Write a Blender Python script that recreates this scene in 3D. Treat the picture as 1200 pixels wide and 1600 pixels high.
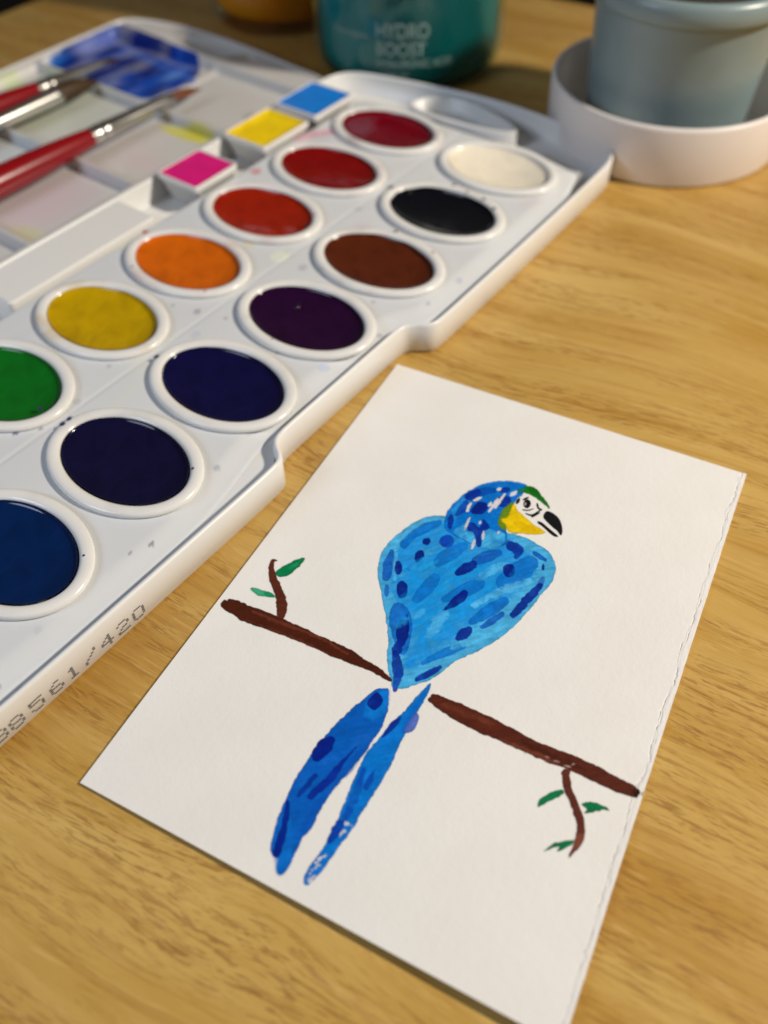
import bpy, bmesh, math, random
import numpy as np
from mathutils import Vector, Matrix

scene = bpy.context.scene
for o in list(bpy.data.objects):
    bpy.data.objects.remove(o)
R = math.radians
MM = 0.001

# ------------------------------------------------------------------ camera
cam_data = bpy.data.cameras.new('camera')
cam = bpy.data.objects.new('camera', cam_data)
scene.collection.objects.link(cam)
cam.location = (0.00047, -0.16556, 0.17234)
cam.rotation_euler = (0.70164, 0.0174, 0.0)
cam_data.sensor_fit = 'VERTICAL'
cam_data.sensor_height = 36.0
cam_data.lens = 30.17
cam_data.clip_start = 0.01
cam_data.clip_end = 20.0
cam_data.dof.use_dof = True
cam_data.dof.focus_distance = 0.201
cam_data.dof.aperture_fstop = 8.0
scene.camera = cam
scene.render.resolution_x = 768
scene.render.resolution_y = 1024

# ------------------------------------------------------------------ light: a dim room, one warm desk lamp at the right, a cool fill light added at the left
world = bpy.data.worlds.new('World')
scene.world = world
world.use_nodes = True
bg = world.node_tree.nodes['Background']
bg.inputs[0].default_value = (1.0, 0.90, 0.78, 1)
bg.inputs[1].default_value = 0.062

def area_lamp(name, loc, target, size, energy, col, shape='DISK'):
    d = bpy.data.lights.new(name, 'AREA')
    d.shape = shape
    d.size = size
    d.energy = energy
    d.color = col
    o = bpy.data.objects.new(name, d)
    scene.collection.objects.link(o)
    o.location = loc
    o.rotation_euler = (Vector(target) - Vector(loc)).to_track_quat('-Z', 'Y').to_euler()
    return o

area_lamp('desk_lamp', (0.684, -0.057, 0.58), (0.03, 0.05, 0), 0.08, 9.4, (1.0, 0.905, 0.775))
area_lamp('cool_fill_light', (-0.55, -0.25, 0.40), (0, 0.1, 0), 0.30, 2.0, (0.70, 0.81, 1.0))  # added fill, brightens the sides facing left; no visible source

scene.view_settings.view_transform = 'Standard'
scene.view_settings.look = 'None'
scene.view_settings.gamma = 1.0
scene.view_settings.exposure = 0.0
scene.view_settings.use_curve_mapping = False

# ------------------------------------------------------------------ helpers
rng = np.random.default_rng(7)
C = scene.collection

def lin(c):
    r = []
    for v in c[:3]:
        v /= 255.0
        r.append(v / 12.92 if v <= 0.04045 else ((v + 0.055) / 1.055) ** 2.4)
    return tuple(r)

PAPER = (0.80, 0.785, 0.76)
WB = lin((224, 213, 199))

def alb(c, k=1.0):
    """reflectance of a colour seen next to the white card"""
    l = lin(c)
    return tuple(min(0.9, k * l[i] / WB[i] * PAPER[i]) for i in range(3))

class NB:
    def __init__(self, name):
        self.m = bpy.data.materials.new(name)
        self.m.use_nodes = True
        self.t = self.m.node_tree
        self.t.nodes.clear()
        self.out = self.n('ShaderNodeOutputMaterial')
    def n(self, typ, **kw):
        nd = self.t.nodes.new(typ)
        for k, v in kw.items():
            setattr(nd, k, v)
        return nd
    def l(self, a, b):
        self.t.links.new(a, b)
    def val(self, sock, v):
        if isinstance(v, bpy.types.NodeSocket):
            self.l(v, sock)
        elif isinstance(v, (tuple, list)) and len(v) == 3 and sock.type == 'RGBA':
            sock.default_value = (*v, 1)
        else:
            sock.default_value = v
    def math(self, op, a, b=0.0, clamp=False):
        nd = self.n('ShaderNodeMath', operation=op)
        nd.use_clamp = clamp
        self.val(nd.inputs[0], a); self.val(nd.inputs[1], b)
        return nd.outputs[0]
    def mix(self, f, a, b):
        nd = self.n('ShaderNodeMix', data_type='RGBA')
        self.val(nd.inputs[0], f); self.val(nd.inputs[6], a); self.val(nd.inputs[7], b)
        return nd.outputs[2]
    def coord(self, kind='Object'):
        return self.n('ShaderNodeTexCoord').outputs[kind]
    def mapping(self, vec, scale=(1, 1, 1), rot=(0, 0, 0), loc=(0, 0, 0)):
        m = self.n('ShaderNodeMapping')
        m.inputs['Scale'].default_value = scale
        m.inputs['Rotation'].default_value = rot
        m.inputs['Location'].default_value = loc
        self.l(vec, m.inputs['Vector'])
        return m.outputs[0]
    def noise(self, vec, scale=1.0, detail=2.0, rough=0.5, dist=0.0):
        nd = self.n('ShaderNodeTexNoise')
        self.l(vec, nd.inputs['Vector'])
        nd.inputs['Scale'].default_value = scale
        nd.inputs['Detail'].default_value = detail
        nd.inputs['Roughness'].default_value = rough
        nd.inputs['Distortion'].default_value = dist
        return nd.outputs[0]
    def ramp(self, f, lo, hi, smooth=True):
        nd = self.n('ShaderNodeMapRange')
        nd.interpolation_type = 'SMOOTHSTEP' if smooth else 'LINEAR'
        self.l(f, nd.inputs[0])
        nd.inputs[1].default_value = lo; nd.inputs[2].default_value = hi
        return nd.outputs[0]
    def bump(self, h, dist, strength=1.0, normal=None):
        nd = self.n('ShaderNodeBump')
        nd.inputs['Strength'].default_value = strength
        nd.inputs['Distance'].default_value = dist
        self.l(h, nd.inputs['Height'])
        if normal is not None:
            self.l(normal, nd.inputs['Normal'])
        return nd.outputs[0]
    def bsdf(self, **kw):
        p = self.n('ShaderNodeBsdfPrincipled')
        for k, v in kw.items():
            self.val(p.inputs[k.replace('_', ' ')], v)
        self.l(p.outputs[0], self.out.inputs[0])
        return p

def link(o, parent=None, mat=None):
    C.objects.link(o)
    if parent is not None:
        o.parent = parent
    if mat is not None:
        o.data.materials.append(mat)
    return o

def mesh_obj(name, verts, faces, mat, parent=None, smooth=True, sharp=40):
    me = bpy.data.meshes.new(name)
    me.from_pydata([tuple(map(float, v)) for v in verts], [], faces)
    me.update()
    bm = bmesh.new(); bm.from_mesh(me)
    bmesh.ops.recalc_face_normals(bm, faces=bm.faces)
    for f in bm.faces:
        f.smooth = smooth
    if smooth:
        for e in bm.edges:
            if len(e.link_faces) == 2 and e.calc_face_angle(0) > R(sharp):
                e.smooth = False
    bm.to_mesh(me); bm.free()
    return link(bpy.data.objects.new(name, me), parent, mat)

def loft(name, loops, mat, parent=None, cap0=True, cap1=True, closed=True, sharp=40, unit=MM):
    n = len(loops[0])
    V = [(p[0] * unit, p[1] * unit, p[2] * unit) for L in loops for p in L]
    F = []
    for i in range(len(loops) - 1):
        for j in range(n if closed else n - 1):
            k = (j + 1) % n
            F.append((i * n + j, i * n + k, (i + 1) * n + k, (i + 1) * n + j))
    if cap0: F.append(tuple(range(n))[::-1])
    if cap1: F.append(tuple((len(loops) - 1) * n + j for j in range(n)))
    return mesh_obj(name, V, F, mat, parent, True, sharp)

def oval(rx, ry, z, n=64, cx=0, cy=0):
    return [(cx + rx * math.cos(2 * math.pi * k / n), cy + ry * math.sin(2 * math.pi * k / n), z) for k in range(n)]

def rrect(x0, x1, y0, y1, r, z, k=5):
    P = []
    for (cx, cy, a) in ((x1 - r, y1 - r, 0), (x0 + r, y1 - r, 90), (x0 + r, y0 + r, 180), (x1 - r, y0 + r, 270)):
        for i in range(k + 1):
            t = R(a + 90 * i / k)
            P.append((cx + r * math.cos(t), cy + r * math.sin(t), z))
    return P

def chaikin(P, it=2):
    P = np.array(P, float)
    for _ in range(it):
        Q = np.roll(P, -1, 0)
        P = np.stack([P * .75 + Q * .25, P * .25 + Q * .75], 1).reshape(-1, 2)
    return P

def inset(P, d):
    """move a closed outline inwards by d (outline turns counter-clockwise)"""
    T = np.roll(P, -1, 0) - np.roll(P, 1, 0)
    T /= np.linalg.norm(T, axis=1)[:, None] + 1e-9
    return P + np.stack([-T[:, 1], T[:, 0]], 1) * d

def ccw(P):
    x, y = P[:, 0], P[:, 1]
    return P if np.sum(x * np.roll(y, -1) - np.roll(x, -1) * y) > 0 else P[::-1]

def empty(name, loc=(0, 0, 0), rz=0.0, label=None, cat=None, group=None):
    o = bpy.data.objects.new(name, None)
    o.empty_display_size = 0.01
    C.objects.link(o)
    o.location = [c * MM for c in loc]
    o.rotation_euler = (0, 0, rz)
    if label: o['label'] = label
    if cat: o['category'] = cat
    if group: o['group'] = group
    return o

def inside(P, X, Y):
    r = np.zeros(X.shape, bool)
    n = len(P)
    for i in range(n):
        x0, y0 = P[i]; x1, y1 = P[(i + 1) % n]
        c = ((y0 > Y) != (y1 > Y))
        with np.errstate(divide='ignore', invalid='ignore'):
            xi = (x1 - x0) * (Y - y0) / (y1 - y0 + 1e-12) + x0
        r ^= c & (X < xi)
    return r

def sdist(P, X, Y):
    """signed distance to a closed outline, negative inside"""
    d = np.full(X.shape, 1e9)
    n = len(P)
    for i in range(n):
        x0, y0 = P[i]; x1, y1 = P[(i + 1) % n]
        dx, dy = x1 - x0, y1 - y0
        t = np.clip(((X - x0) * dx + (Y - y0) * dy) / (dx * dx + dy * dy + 1e-12), 0, 1)
        d = np.minimum(d, np.hypot(X - x0 - t * dx, Y - y0 - t * dy))
    return np.where(inside(P, X, Y), -d, d)

_lat = np.random.default_rng(3).random((256, 256))
def vnoise(X, Y):
    xi = np.floor(X).astype(int); yi = np.floor(Y).astype(int)
    fx = X - xi; fy = Y - yi
    fx = fx * fx * (3 - 2 * fx); fy = fy * fy * (3 - 2 * fy)
    g = lambda a, b: _lat[a % 256, b % 256]
    return (g(xi, yi) * (1 - fx) + g(xi + 1, yi) * fx) * (1 - fy) + (g(xi, yi + 1) * (1 - fx) + g(xi + 1, yi + 1) * fx) * fy
def fbm(X, Y, o=3):
    s = 0; a = .5; t = 0
    for k in range(o):
        s = s + a * vnoise(X * 2 ** k + 17 * k, Y * 2 ** k + 31 * k); t += a; a *= .5
    return s / t
def sstep(a, b, x):
    t = np.clip((x - a) / (b - a), 0, 1)
    return t * t * (3 - 2 * t)

def grid_mesh(name, X, Y, Z, keep, mat, parent, col=None, alpha=None, unit=MM):
    """heightfield over a regular grid; keep marks the quads; col/alpha become a point colour attribute"""
    ny, nx = X.shape
    idx = np.arange(ny * nx).reshape(ny, nx)
    q = np.stack([idx[:-1, :-1], idx[:-1, 1:], idx[1:, 1:], idx[1:, :-1]], -1)[keep]
    used = np.unique(q)
    rem = np.full(ny * nx, -1); rem[used] = np.arange(len(used))
    V = np.stack([X.ravel(), Y.ravel(), Z.ravel()], 1)[used] * unit
    F = rem[q]
    me = bpy.data.meshes.new(name)
    me.vertices.add(len(V)); me.vertices.foreach_set('co', V.astype(np.float32).ravel())
    me.loops.add(F.size); me.loops.foreach_set('vertex_index', F.astype(np.int32).ravel())
    me.polygons.add(len(F))
    me.polygons.foreach_set('loop_start', np.arange(0, F.size, 4, dtype=np.int32))
    me.polygons.foreach_set('loop_total', np.full(len(F), 4, np.int32))
    me.polygons.foreach_set('use_smooth', np.ones(len(F), bool))
    me.update(calc_edges=True)
    if me.polygons[0].normal.z < 0:
        me.flip_normals()
    if col is not None:
        a = np.ones(ny * nx) if alpha is None else alpha.ravel()
        A = np.concatenate([col.reshape(-1, 3), a[:, None]], 1)[used]
        at = me.color_attributes.new('pigment', 'FLOAT_COLOR', 'POINT')
        at.data.foreach_set('color', A.astype(np.float32).ravel())
    me.validate()
    return link(bpy.data.objects.new(name, me), parent, mat)

# ------------------------------------------------------------------ materials
def mat_wood():
    b = NB('oak_laminate')
    co = b.mapping(b.coord(), rot=(0, 0, R(30.0)))
    warp = b.noise(b.mapping(co, scale=(14, 30, 1)), 1.0, 2.0)
    wv = b.n('ShaderNodeCombineXYZ')
    b.l(b.math('MULTIPLY', b.math('SUBTRACT', warp, 0.5), 0.010), wv.inputs[1])
    add = b.n('ShaderNodeVectorMath', operation='ADD')
    b.l(co, add.inputs[0]); b.l(wv.outputs[0], add.inputs[1])
    cw0 = add.outputs[0]
    w2 = b.n('ShaderNodeCombineXYZ')
    b.l(b.math('MULTIPLY', b.math('SUBTRACT', b.noise(b.mapping(co, scale=(5.5, 9, 1), loc=(4.2, 1.3, 0)), 1.0, 1.0), 0.5), 0.040), w2.inputs[1])
    add2 = b.n('ShaderNodeVectorMath', operation='ADD')
    b.l(cw0, add2.inputs[0]); b.l(w2.outputs[0], add2.inputs[1])
    cw = add2.outputs[0]
    broad = b.noise(b.mapping(cw, scale=(9, 60, 1)), 1.0, 4.0, 0.55, 0.4)
    big = b.noise(b.mapping(cw, scale=(5, 18, 1), loc=(3, 1, 0)), 1.0, 2.0)
    band = b.noise(b.mapping(cw, scale=(7, 95, 1), loc=(1, 7, 0)), 1.0, 3.0, 0.6)
    pore = b.noise(b.mapping(cw, scale=(130, 1150, 1)), 1.0, 3.0, 0.6, 0.3)
    pore2 = b.noise(b.mapping(cw, scale=(55, 420, 1), loc=(5, 2, 0)), 1.0, 3.0, 0.6, 0.5)
    c = b.mix(b.ramp(broad, 0.32, 0.70), lin((206, 171, 98)), lin((182, 141, 62)))
    c = b.mix(b.math('MULTIPLY', b.ramp(big, 0.45, 0.75), 0.55), c, lin((170, 124, 52)))
    pm = b.math('MULTIPLY', b.ramp(pore, 0.52, 0.61), b.ramp(band, 0.40, 0.60))
    c = b.mix(b.math('MULTIPLY', pm, 0.68), c, lin((144, 98, 40)))
    pm2 = b.math('MULTIPLY', b.ramp(pore2, 0.52, 0.68), b.ramp(band, 0.35, 0.6))
    c = b.mix(b.math('MULTIPLY', pm2, 0.4), c, lin((152, 106, 44)))
    li = b.ramp(b.noise(b.mapping(cw, scale=(90, 700, 1), loc=(9, 4, 0)), 1.0, 2.0), 0.58, 0.75)
    c = b.mix(b.math('MULTIPLY', li, 0.35), c, lin((222, 186, 120)))
    fp = b.ramp(b.noise(b.mapping(cw, scale=(210, 2300, 1), loc=(7, 3, 0)), 1.0, 2.0, 0.6), 0.55, 0.66)
    c = b.mix(b.math('MULTIPLY', b.math('MULTIPLY', fp, b.ramp(band, 0.34, 0.55)), 0.5), c, lin((140, 96, 42)))
    ln = b.noise(b.mapping(cw, scale=(12, 520, 1), loc=(2, 8, 0)), 1.0, 3.0, 0.6, 0.25)
    c = b.mix(b.math('MULTIPLY', b.ramp(ln, 0.53, 0.66), 0.38), c, lin((160, 112, 48)))
    c = b.mix(b.math('MULTIPLY', b.ramp(ln, 0.46, 0.36), 0.22), c, lin((214, 176, 108)))
    h = b.math('SUBTRACT', 1.0, b.math('ADD', pm, b.math('MULTIPLY', pm2, 0.4)))
    rg = b.math('ADD', 0.42, b.math('MULTIPLY', pm, 0.2))
    b.bsdf(Base_Color=c, Roughness=rg, Normal=b.bump(h, 0.00008, 0.6), Specular_IOR_Level=0.35)
    return b.m

def mat_plastic(name, col, rough=0.32, attr=False, sss=0.08, dirt=0.06, smudge=False, stain=None):
    b = NB(name)
    co = b.coord()
    base = col
    n1 = b.noise(co, 45, 4, 0.6)
    c = b.mix(b.math('MULTIPLY', b.ramp(n1, 0.4, 0.75), dirt * 3), base, tuple(x * y for x, y in zip(col, (0.90, 0.88, 0.82))))
    if smudge:
        hue = b.mix(b.ramp(b.noise(b.mapping(co, loc=(5, 3, 1)), 14, 1), 0.4, 0.6), (0.74, 0.71, 0.48), (0.55, 0.63, 0.68))
        c = b.mix(b.math('MULTIPLY', b.ramp(b.noise(co, 38, 4, 0.65), 0.57, 0.72), 0.45), c, hue)
    if stain:
        c = b.mix(b.math('MULTIPLY', b.ramp(b.noise(b.mapping(co, loc=(stain[2], 2, 1)), 48, 4, 0.6), 0.5, 0.72), stain[1]), c, stain[0])
    if attr:
        a = b.n('ShaderNodeAttribute'); a.attribute_name = 'pigment'
        c = b.mix(a.outputs['Alpha'], c, a.outputs['Color'])
    n2 = b.noise(co, 900, 2, 0.5)
    rr = b.math('ADD', rough - 0.06, b.math('MULTIPLY', b.noise(co, 160, 3, 0.6), 0.14))
    b.bsdf(Base_Color=c, Roughness=rr, Normal=b.bump(n2, 0.00002, 0.5), Subsurface_Weight=sss,
           Subsurface_Radius=(0.003, 0.0025, 0.002), Subsurface_Scale=1.0)
    return b.m

def paper_colour(b):
    co = b.coord()
    n = b.noise(co, 60, 3, 0.5)
    f = b.noise(co, 1400, 3, 0.6)
    c = b.mix(b.ramp(n, 0.3, 0.7), PAPER, tuple(x * y for x, y in zip(PAPER, (0.975, 0.97, 0.96))))
    tooth = b.math('ADD', b.math('MULTIPLY', b.noise(co, 520, 4, 0.6), 1.0), b.math('MULTIPLY', f, 0.35))
    return c, tooth

def mat_paper():
    b = NB('watercolour_paper')
    c, t = paper_colour(b)
    b.bsdf(Base_Color=c, Roughness=0.85, Specular_IOR_Level=0.15, Normal=b.bump(t, 0.00018, 0.55))
    return b.m

def mat_pigment():
    b = NB('dried_watercolour')
    c, t = paper_colour(b)
    a = b.n('ShaderNodeAttribute'); a.attribute_name = 'pigment'
    p = b.bsdf(Base_Color=a.outputs['Color'], Roughness=0.55, Specular_IOR_Level=0.12, Normal=b.bump(t, 0.00016, 0.45))
    tr = b.n('ShaderNodeBsdfTransparent'); mx = b.n('ShaderNodeMixShader')
    b.l(a.outputs['Alpha'], mx.inputs[0]); b.l(tr.outputs[0], mx.inputs[1]); b.l(p.outputs[0], mx.inputs[2])
    b.l(mx.outputs[0], b.out.inputs[0])
    return b.m

def mat_paint(name, col, rough=0.22, dark=0.75, spec=0.5):
    b = NB(name)
    co = b.coord()
    n = b.noise(co, 58, 3, 0.5, 1.6)
    c = b.mix(b.ramp(n, 0.38, 0.70), col, tuple(x * dark for x in col))
    c = b.mix(b.math('MULTIPLY', b.ramp(b.noise(b.mapping(co, scale=(1, 3, 1), rot=(0, 0, 0.7)), 90, 3, 0.5, 0.8), 0.52, 0.75), 0.22), c, tuple(min(.9, x * 1.5 + .002) for x in col))
    rr = b.math('ADD', rough, b.math('MULTIPLY', b.ramp(b.noise(co, 90, 3), 0.4, 0.7), 0.12))
    b.bsdf(Base_Color=c, Roughness=rr, Specular_IOR_Level=spec, Normal=b.bump(b.noise(co, 240, 2), 0.00008, 0.15))
    return b.m

def mat_simple(name, col, rough=0.4, metal=0.0, spec=0.5, sss=0.0, var=0.12, scale=80, coat=0.0, rad=(0.004, 0.004, 0.004)):
    b = NB(name)
    co = b.coord()
    n = b.noise(co, scale, 3, 0.6)
    c = b.mix(b.ramp(n, 0.3, 0.7), col, tuple(x * (1 - var) for x in col))
    b.bsdf(Base_Color=c, Roughness=rough, Metallic=metal, Specular_IOR_Level=spec, Subsurface_Weight=sss,
           Subsurface_Radius=rad, Subsurface_Scale=1.0, Coat_Weight=coat,
           Normal=b.bump(b.noise(co, scale * 6, 2), 0.00004, 0.4))
    return b.m

def mat_clear(name, tint, gloss=0.08):
    b = NB(name)
    lw = b.n('ShaderNodeLayerWeight'); lw.inputs[0].default_value = 0.35
    tr = b.n('ShaderNodeBsdfTransparent'); tr.inputs[0].default_value = (*tint, 1)
    gl = b.n('ShaderNodeBsdfGlossy'); gl.inputs['Roughness'].default_value = 0.06
    gl.inputs['Color'].default_value = (0.9, 0.95, 0.95, 1)
    mx = b.n('ShaderNodeMixShader')
    f = b.math('ADD', gloss, b.math('MULTIPLY', lw.outputs['Fresnel'], 0.55), clamp=True)
    b.l(f, mx.inputs[0]); b.l(tr.outputs[0], mx.inputs[1]); b.l(gl.outputs[0], mx.inputs[2])
    b.l(mx.outputs[0], b.out.inputs[0])
    return b.m

M_WOOD = mat_wood()
M_WHITE = mat_plastic('white_palette_plastic', (0.75, 0.75, 0.74), smudge=True)
M_WHITE_ST = mat_plastic('white_plastic_with_paint_spots', (0.67, 0.685, 0.70), attr=True)
M_LID = mat_plastic('grey_white_lid_plastic', (0.62, 0.60, 0.575))
M_LID_ST = mat_plastic('grey_white_lid_with_stains', (0.60, 0.585, 0.56), attr=True)
M_PAN = mat_plastic('white_pan_plastic', (0.80, 0.785, 0.755), rough=0.17, dirt=0.04)
M_PAPER = mat_paper()
M_PIG = mat_pigment()
M_DARK = mat_simple('dark_floor', (0.012, 0.009, 0.007), 0.8)

# ------------------------------------------------------------------ the table top
gdir = np.array([math.cos(R(-30)), math.sin(R(-30))])       # along the grain
sdir = np.array([0.60, 0.80])
def meet(p, d, q, e):
    A = np.array([[d[0], -e[0]], [d[1], -e[1]]])
    t = np.linalg.solve(A, np.array(q) - np.array(p))
    return np.array(p) + d * t[0]
back = np.array([104.0, 324.0]); left = np.array([-205.0, 327.0])
k1 = meet(back, gdir, left, sdir)
tab = np.array([k1, left - sdir * 900, left - sdir * 900 + gdir * 1300, back + gdir * 520])
tab = ccw(tab)
def chamfer(P, r):
    out = []
    for i in range(len(P)):
        a, b, c = P[i - 1], P[i], P[(i + 1) % len(P)]
        u = (a - b) / np.linalg.norm(a - b); w = (c - b) / np.linalg.norm(c - b)
        for t in np.linspace(0, 1, 6):
            out.append((b + u * r) * (1 - t) ** 2 + 2 * b * t * (1 - t) + (b + w * r) * t ** 2)
    return np.array(out)
tab = chamfer(tab, 20)
lp = lambda P, z: [(x, y, z) for x, y in P]
table = loft('table', [lp(inset(tab, 1.5), -24), lp(tab, -22.5), lp(tab, -1.5), lp(inset(tab, 0.45), -0.44), lp(inset(tab, 1.5), 0)], M_WOOD)
table['kind'] = 'structure'
fl = mesh_obj('floor', [(-3, -3, -.72), (3, -3, -.72), (3, 3, -.72), (-3, 3, -.72)], [(0, 1, 2, 3)], M_DARK)
fl['kind'] = 'structure'

# ------------------------------------------------------------------ the paint box (u along the pan rows, v across; local y = -v)
GX, GY, GA = -1.13, 170.19, 0.93142
PITCH, ACROSS, PRU, PRV = 37.04, 51.59, 17.2, 23.85
cu, su = math.cos(GA), math.sin(GA)
def tray_world(u, v, z=0.0):
    return (GX + cu * u + su * v, GY + su * u - cu * v, z)
box = empty('watercolor_box', (GX, GY, 0), GA,
            'open white plastic watercolour box with rows of oval pans and mixing tray', 'paint box')
def UV(P, z):
    return [(u, -v, z) for u, v in P]

base_o = [(-258, 85.6), (-200, 86), (-172, 86.2), (-166, 86.1), (-162, 85.8), (-159.6, 83.6), (-158, 80.9), (-155.5, 79.3), (-150, 79), (-110, 78.8), (-101, 78.8), (-97.6, 79.4),
          (-95.4, 81.6), (-93.5, 84.8), (-91, 86.2), (-86, 86.4), (-80, 86.4), (-30, 86), (14, 85.2), (24, 84.8), (30, 83.8), (35, 80.5), (39, 74.5), (42.6, 62), (45, 45), (46, 30),
          (45.6, 15), (43.5, 0), (41, -15), (38, -30), (35.4, -40), (31, -46.5), (24, -49.5), (15, -50), (-60, -50), (-250, -50), (-258, -49), (-265, -44), (-269, -34),
          (-271, 0), (-271, 40), (-269, 70), (-266, 80), (-262.5, 84)]
def outline(P, it=3):
    Q = np.array([(u, -v) for u, v in P], float)
    return chaikin(ccw(Q), it)
def XY(P, z): return [(x, y, z) for x, y in P]
bo = outline(base_o, 2)
shell = loft('base_shell', [XY(inset(bo, .8), 0.05), XY(bo, .8), XY(inset(bo, -.05), 9.9), XY(inset(bo, .12), 10.5), XY(inset(bo, .5), 10.8), XY(inset(bo, .95), 10.8),
             XY(inset(bo, 1.3), 10.5), XY(inset(bo, 1.5), 9.9), XY(inset(bo, 2.0), 2.6), XY(inset(bo, 2.8), 2.0)], M_WHITE, box, sharp=60)

# the plate that carries the round pans: a height field with holes and paint spots
plate_o = outline([(-264, 60), (-262, 78), (-250, 82.6), (-205, 83.0), (-192, 82.8), (-180, 81.4), (-168, 78.6), (-160, 77.0), (-150, 76.5), (-105, 75.6), (-99, 76.4), (-94, 79.5), (-90, 82.2), (-84, 83.4), (-40, 83.4), (-6, 82.6), (2, 80.6),
                   (16, 77), (18, 74), (18, 60), (18, 0), (18, -20), (17, -26), (10, -27.2), (-100, -27.2), (-250, -27.2), (-262, -26), (-264, -10)], 2)
st = 0.6
gx = np.arange(-266, 20, st); gy = np.arange(-86, 30, st)
X, Y = np.meshgrid(gx, gy)
SD = sdist(plate_o[::2], X, Y)
vv = -Y
Zp = 9.3 - 1.5 * sstep(-8.5, -0.8, SD) * sstep(60, 74, vv) - 0.7 * sstep(-1.6, 0.0, SD)
groove = np.abs(vv - 24.8)
Zp -= 0.28 * np.exp(-(groove / .45) ** 2)
PAN_OBJS = []
pans = []          # (u, v) of every pan in view
for k in range(6): pans.append((-PITCH * k, 0.0))
for k in range(7): pans.append((-PITCH * k - 0.44, ACROSS))
hole = np.zeros(X.shape, bool)
for (u, v) in pans:
    hole |= ((X - u) / (PRU - 2.2)) ** 2 + ((vv - v) / (PRV - 2.2)) ** 2 < 1
keepv = (SD < 0.42)
gyy, gxx = np.gradient(SD, st)
mv = keepv & (SD > -0.3)
Xs = np.where(mv, X - SD * gxx, X); Ys = np.where(mv, Y - SD * gyy, Y)
keep = keepv[:-1, :-1] & keepv[1:, 1:] & keepv[:-1, 1:] & keepv[1:, :-1] & ~(hole[:-1, :-1] & hole[1:, 1:] & hole[:-1, 1:] & hole[1:, :-1])
col = np.zeros(X.shape + (3,)); al = np.zeros(X.shape)
def spot(u, v, ru, rv, c, op, soft=.5, A=None):
    d = np.hypot((X - u) / ru, (vv - v) / rv) + 0.5 * (fbm(X * .8 + u, Y * .8 + v) - .5)
    a = op * sstep(1.0 + soft * .5, 1.0 - soft * .5, d)
    c = np.array(alb(c))
    global col, al
    na = a + al * (1 - a)
    col = np.where(na[..., None] > 1e-4, (c * a[..., None] + col * (al * (1 - a))[..., None]) / np.maximum(na, 1e-4)[..., None], col)
    al = na
spot(-185.9, 26.7, 1.1, 0.99, (70, 66, 110), 0.9, 0.5)
spot(-183.5, 26.5, 1.1, 0.99, (70, 66, 110), 0.9, 0.5)
spot(-195.8, 18.8, 0.8, 0.72, (70, 66, 110), 0.8, 0.5)
spot(-190.6, 23.2, 0.5, 0.45, (70, 66, 110), 0.7, 0.5)
spot(-150.6, 26.6, 1, 0.9, (70, 66, 110), 0.8, 0.5)
spot(-161.8, 18.3, 0.7, 0.63, (150, 150, 158), 0.6, 0.5)
spot(-128.0, 21.0, 1.2, 1.08, (150, 140, 150), 0.7, 0.5)
spot(-130.1, 12.4, 0.8, 0.72, (150, 150, 158), 0.6, 0.5)
spot(-125.2, 30.7, 0.7, 0.63, (150, 140, 120), 0.7, 0.5)
spot(-136.5, 28.8, 1.6, 1.44, (190, 182, 190), 0.6, 0.5)
spot(-160.2, 13.6, 1.6, 1.44, (170, 155, 185), 0.6, 0.5)
spot(-173.1, 72.6, 1, 0.9, (150, 150, 158), 0.6, 0.5)
spot(-158.3, 70.3, 0.9, 0.81, (150, 150, 158), 0.4, 0.5)
spot(-156.5, 70.8, 1.4, 1.26, (165, 170, 190), 0.7, 0.5)
spot(-125.5, 69.8, 1.6, 1.44, (180, 186, 200), 0.7, 0.5)
spot(-103.2, 73.5, 0.8, 0.72, (150, 150, 160), 0.7, 0.5)
spot(-90.8, 32.7, 1.6, 1.44, (160, 160, 160), 0.6, 0.5)
spot(-87.3, 22.2, 0.8, 0.72, (190, 160, 130), 0.6, 0.5)
spot(-52.1, 25.9, 1.5, 1.35, (170, 170, 170), 0.5, 0.5)
spot(-66.6, 78.3, 1.2, 1.08, (165, 165, 175), 0.6, 0.5)
spot(-116.0, -8.1, 0.6, 0.54, (150, 150, 158), 0.6, 0.5)
spot(-53.2, -22.0, 2.2, 1.98, (205, 120, 120), 0.8, 0.5)
spot(-105.9, -25.9, 1.4, 1.26, (180, 80, 60), 0.85, 0.5)
spot(-98.7, -13.5, 0.7, 0.63, (150, 150, 158), 0.4, 0.5)
spot(-33.6, 26.4, 1.6, 1.44, (60, 60, 60), 0.8, 0.5)
spot(-19.4, 44.4, 1.3, 1.17, (40, 40, 40), 0.9, 0.5)
spot(-20.2, 51.1, 1, 0.9, (60, 60, 60), 0.8, 0.5)
spot(-21.4, 58.6, 1.8, 1.62, (90, 90, 90), 0.6, 0.5)
spot(-25.0, 65.4, 1.6, 1.44, (110, 110, 110), 0.6, 0.5)
spot(-90.3, 8.7, 2.2, 1.98, (215, 190, 130), 0.6, 0.5)
spot(-117.1, -29.5, 3.5, 3.15, (232, 225, 170), 0.7, 0.5)
spot(-90.2, 22.1, 3.5, 3.15, (225, 222, 190), 0.6, 0.5)
spot(-115.0, -23.1, 3, 2.7, (235, 228, 170), 0.6, 0.5)
spot(-63.4, 34.7, 1.6, 1.44, (120, 80, 70), 0.5, 0.5)
spot(-115.5, 15.0, 1.4, 1.26, (150, 150, 158), 0.3, 0.5)
spot(-177.6, 22.7, 1.2, 1.08, (150, 150, 158), 0.3, 0.5)
spot(19.6, 34.1, 1.2, 1.08, (120, 110, 110), 0.5, 0.5)
spot(5.4, 59.9, 1, 0.9, (150, 150, 158), 0.4, 0.5)
spot(-232.9, 74.9, 1, 0.9, (150, 150, 158), 0.2, 0.5)
spot(-122.9, 86.4, 1, 0.9, (150, 150, 158), 0.3, 0.5)
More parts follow.
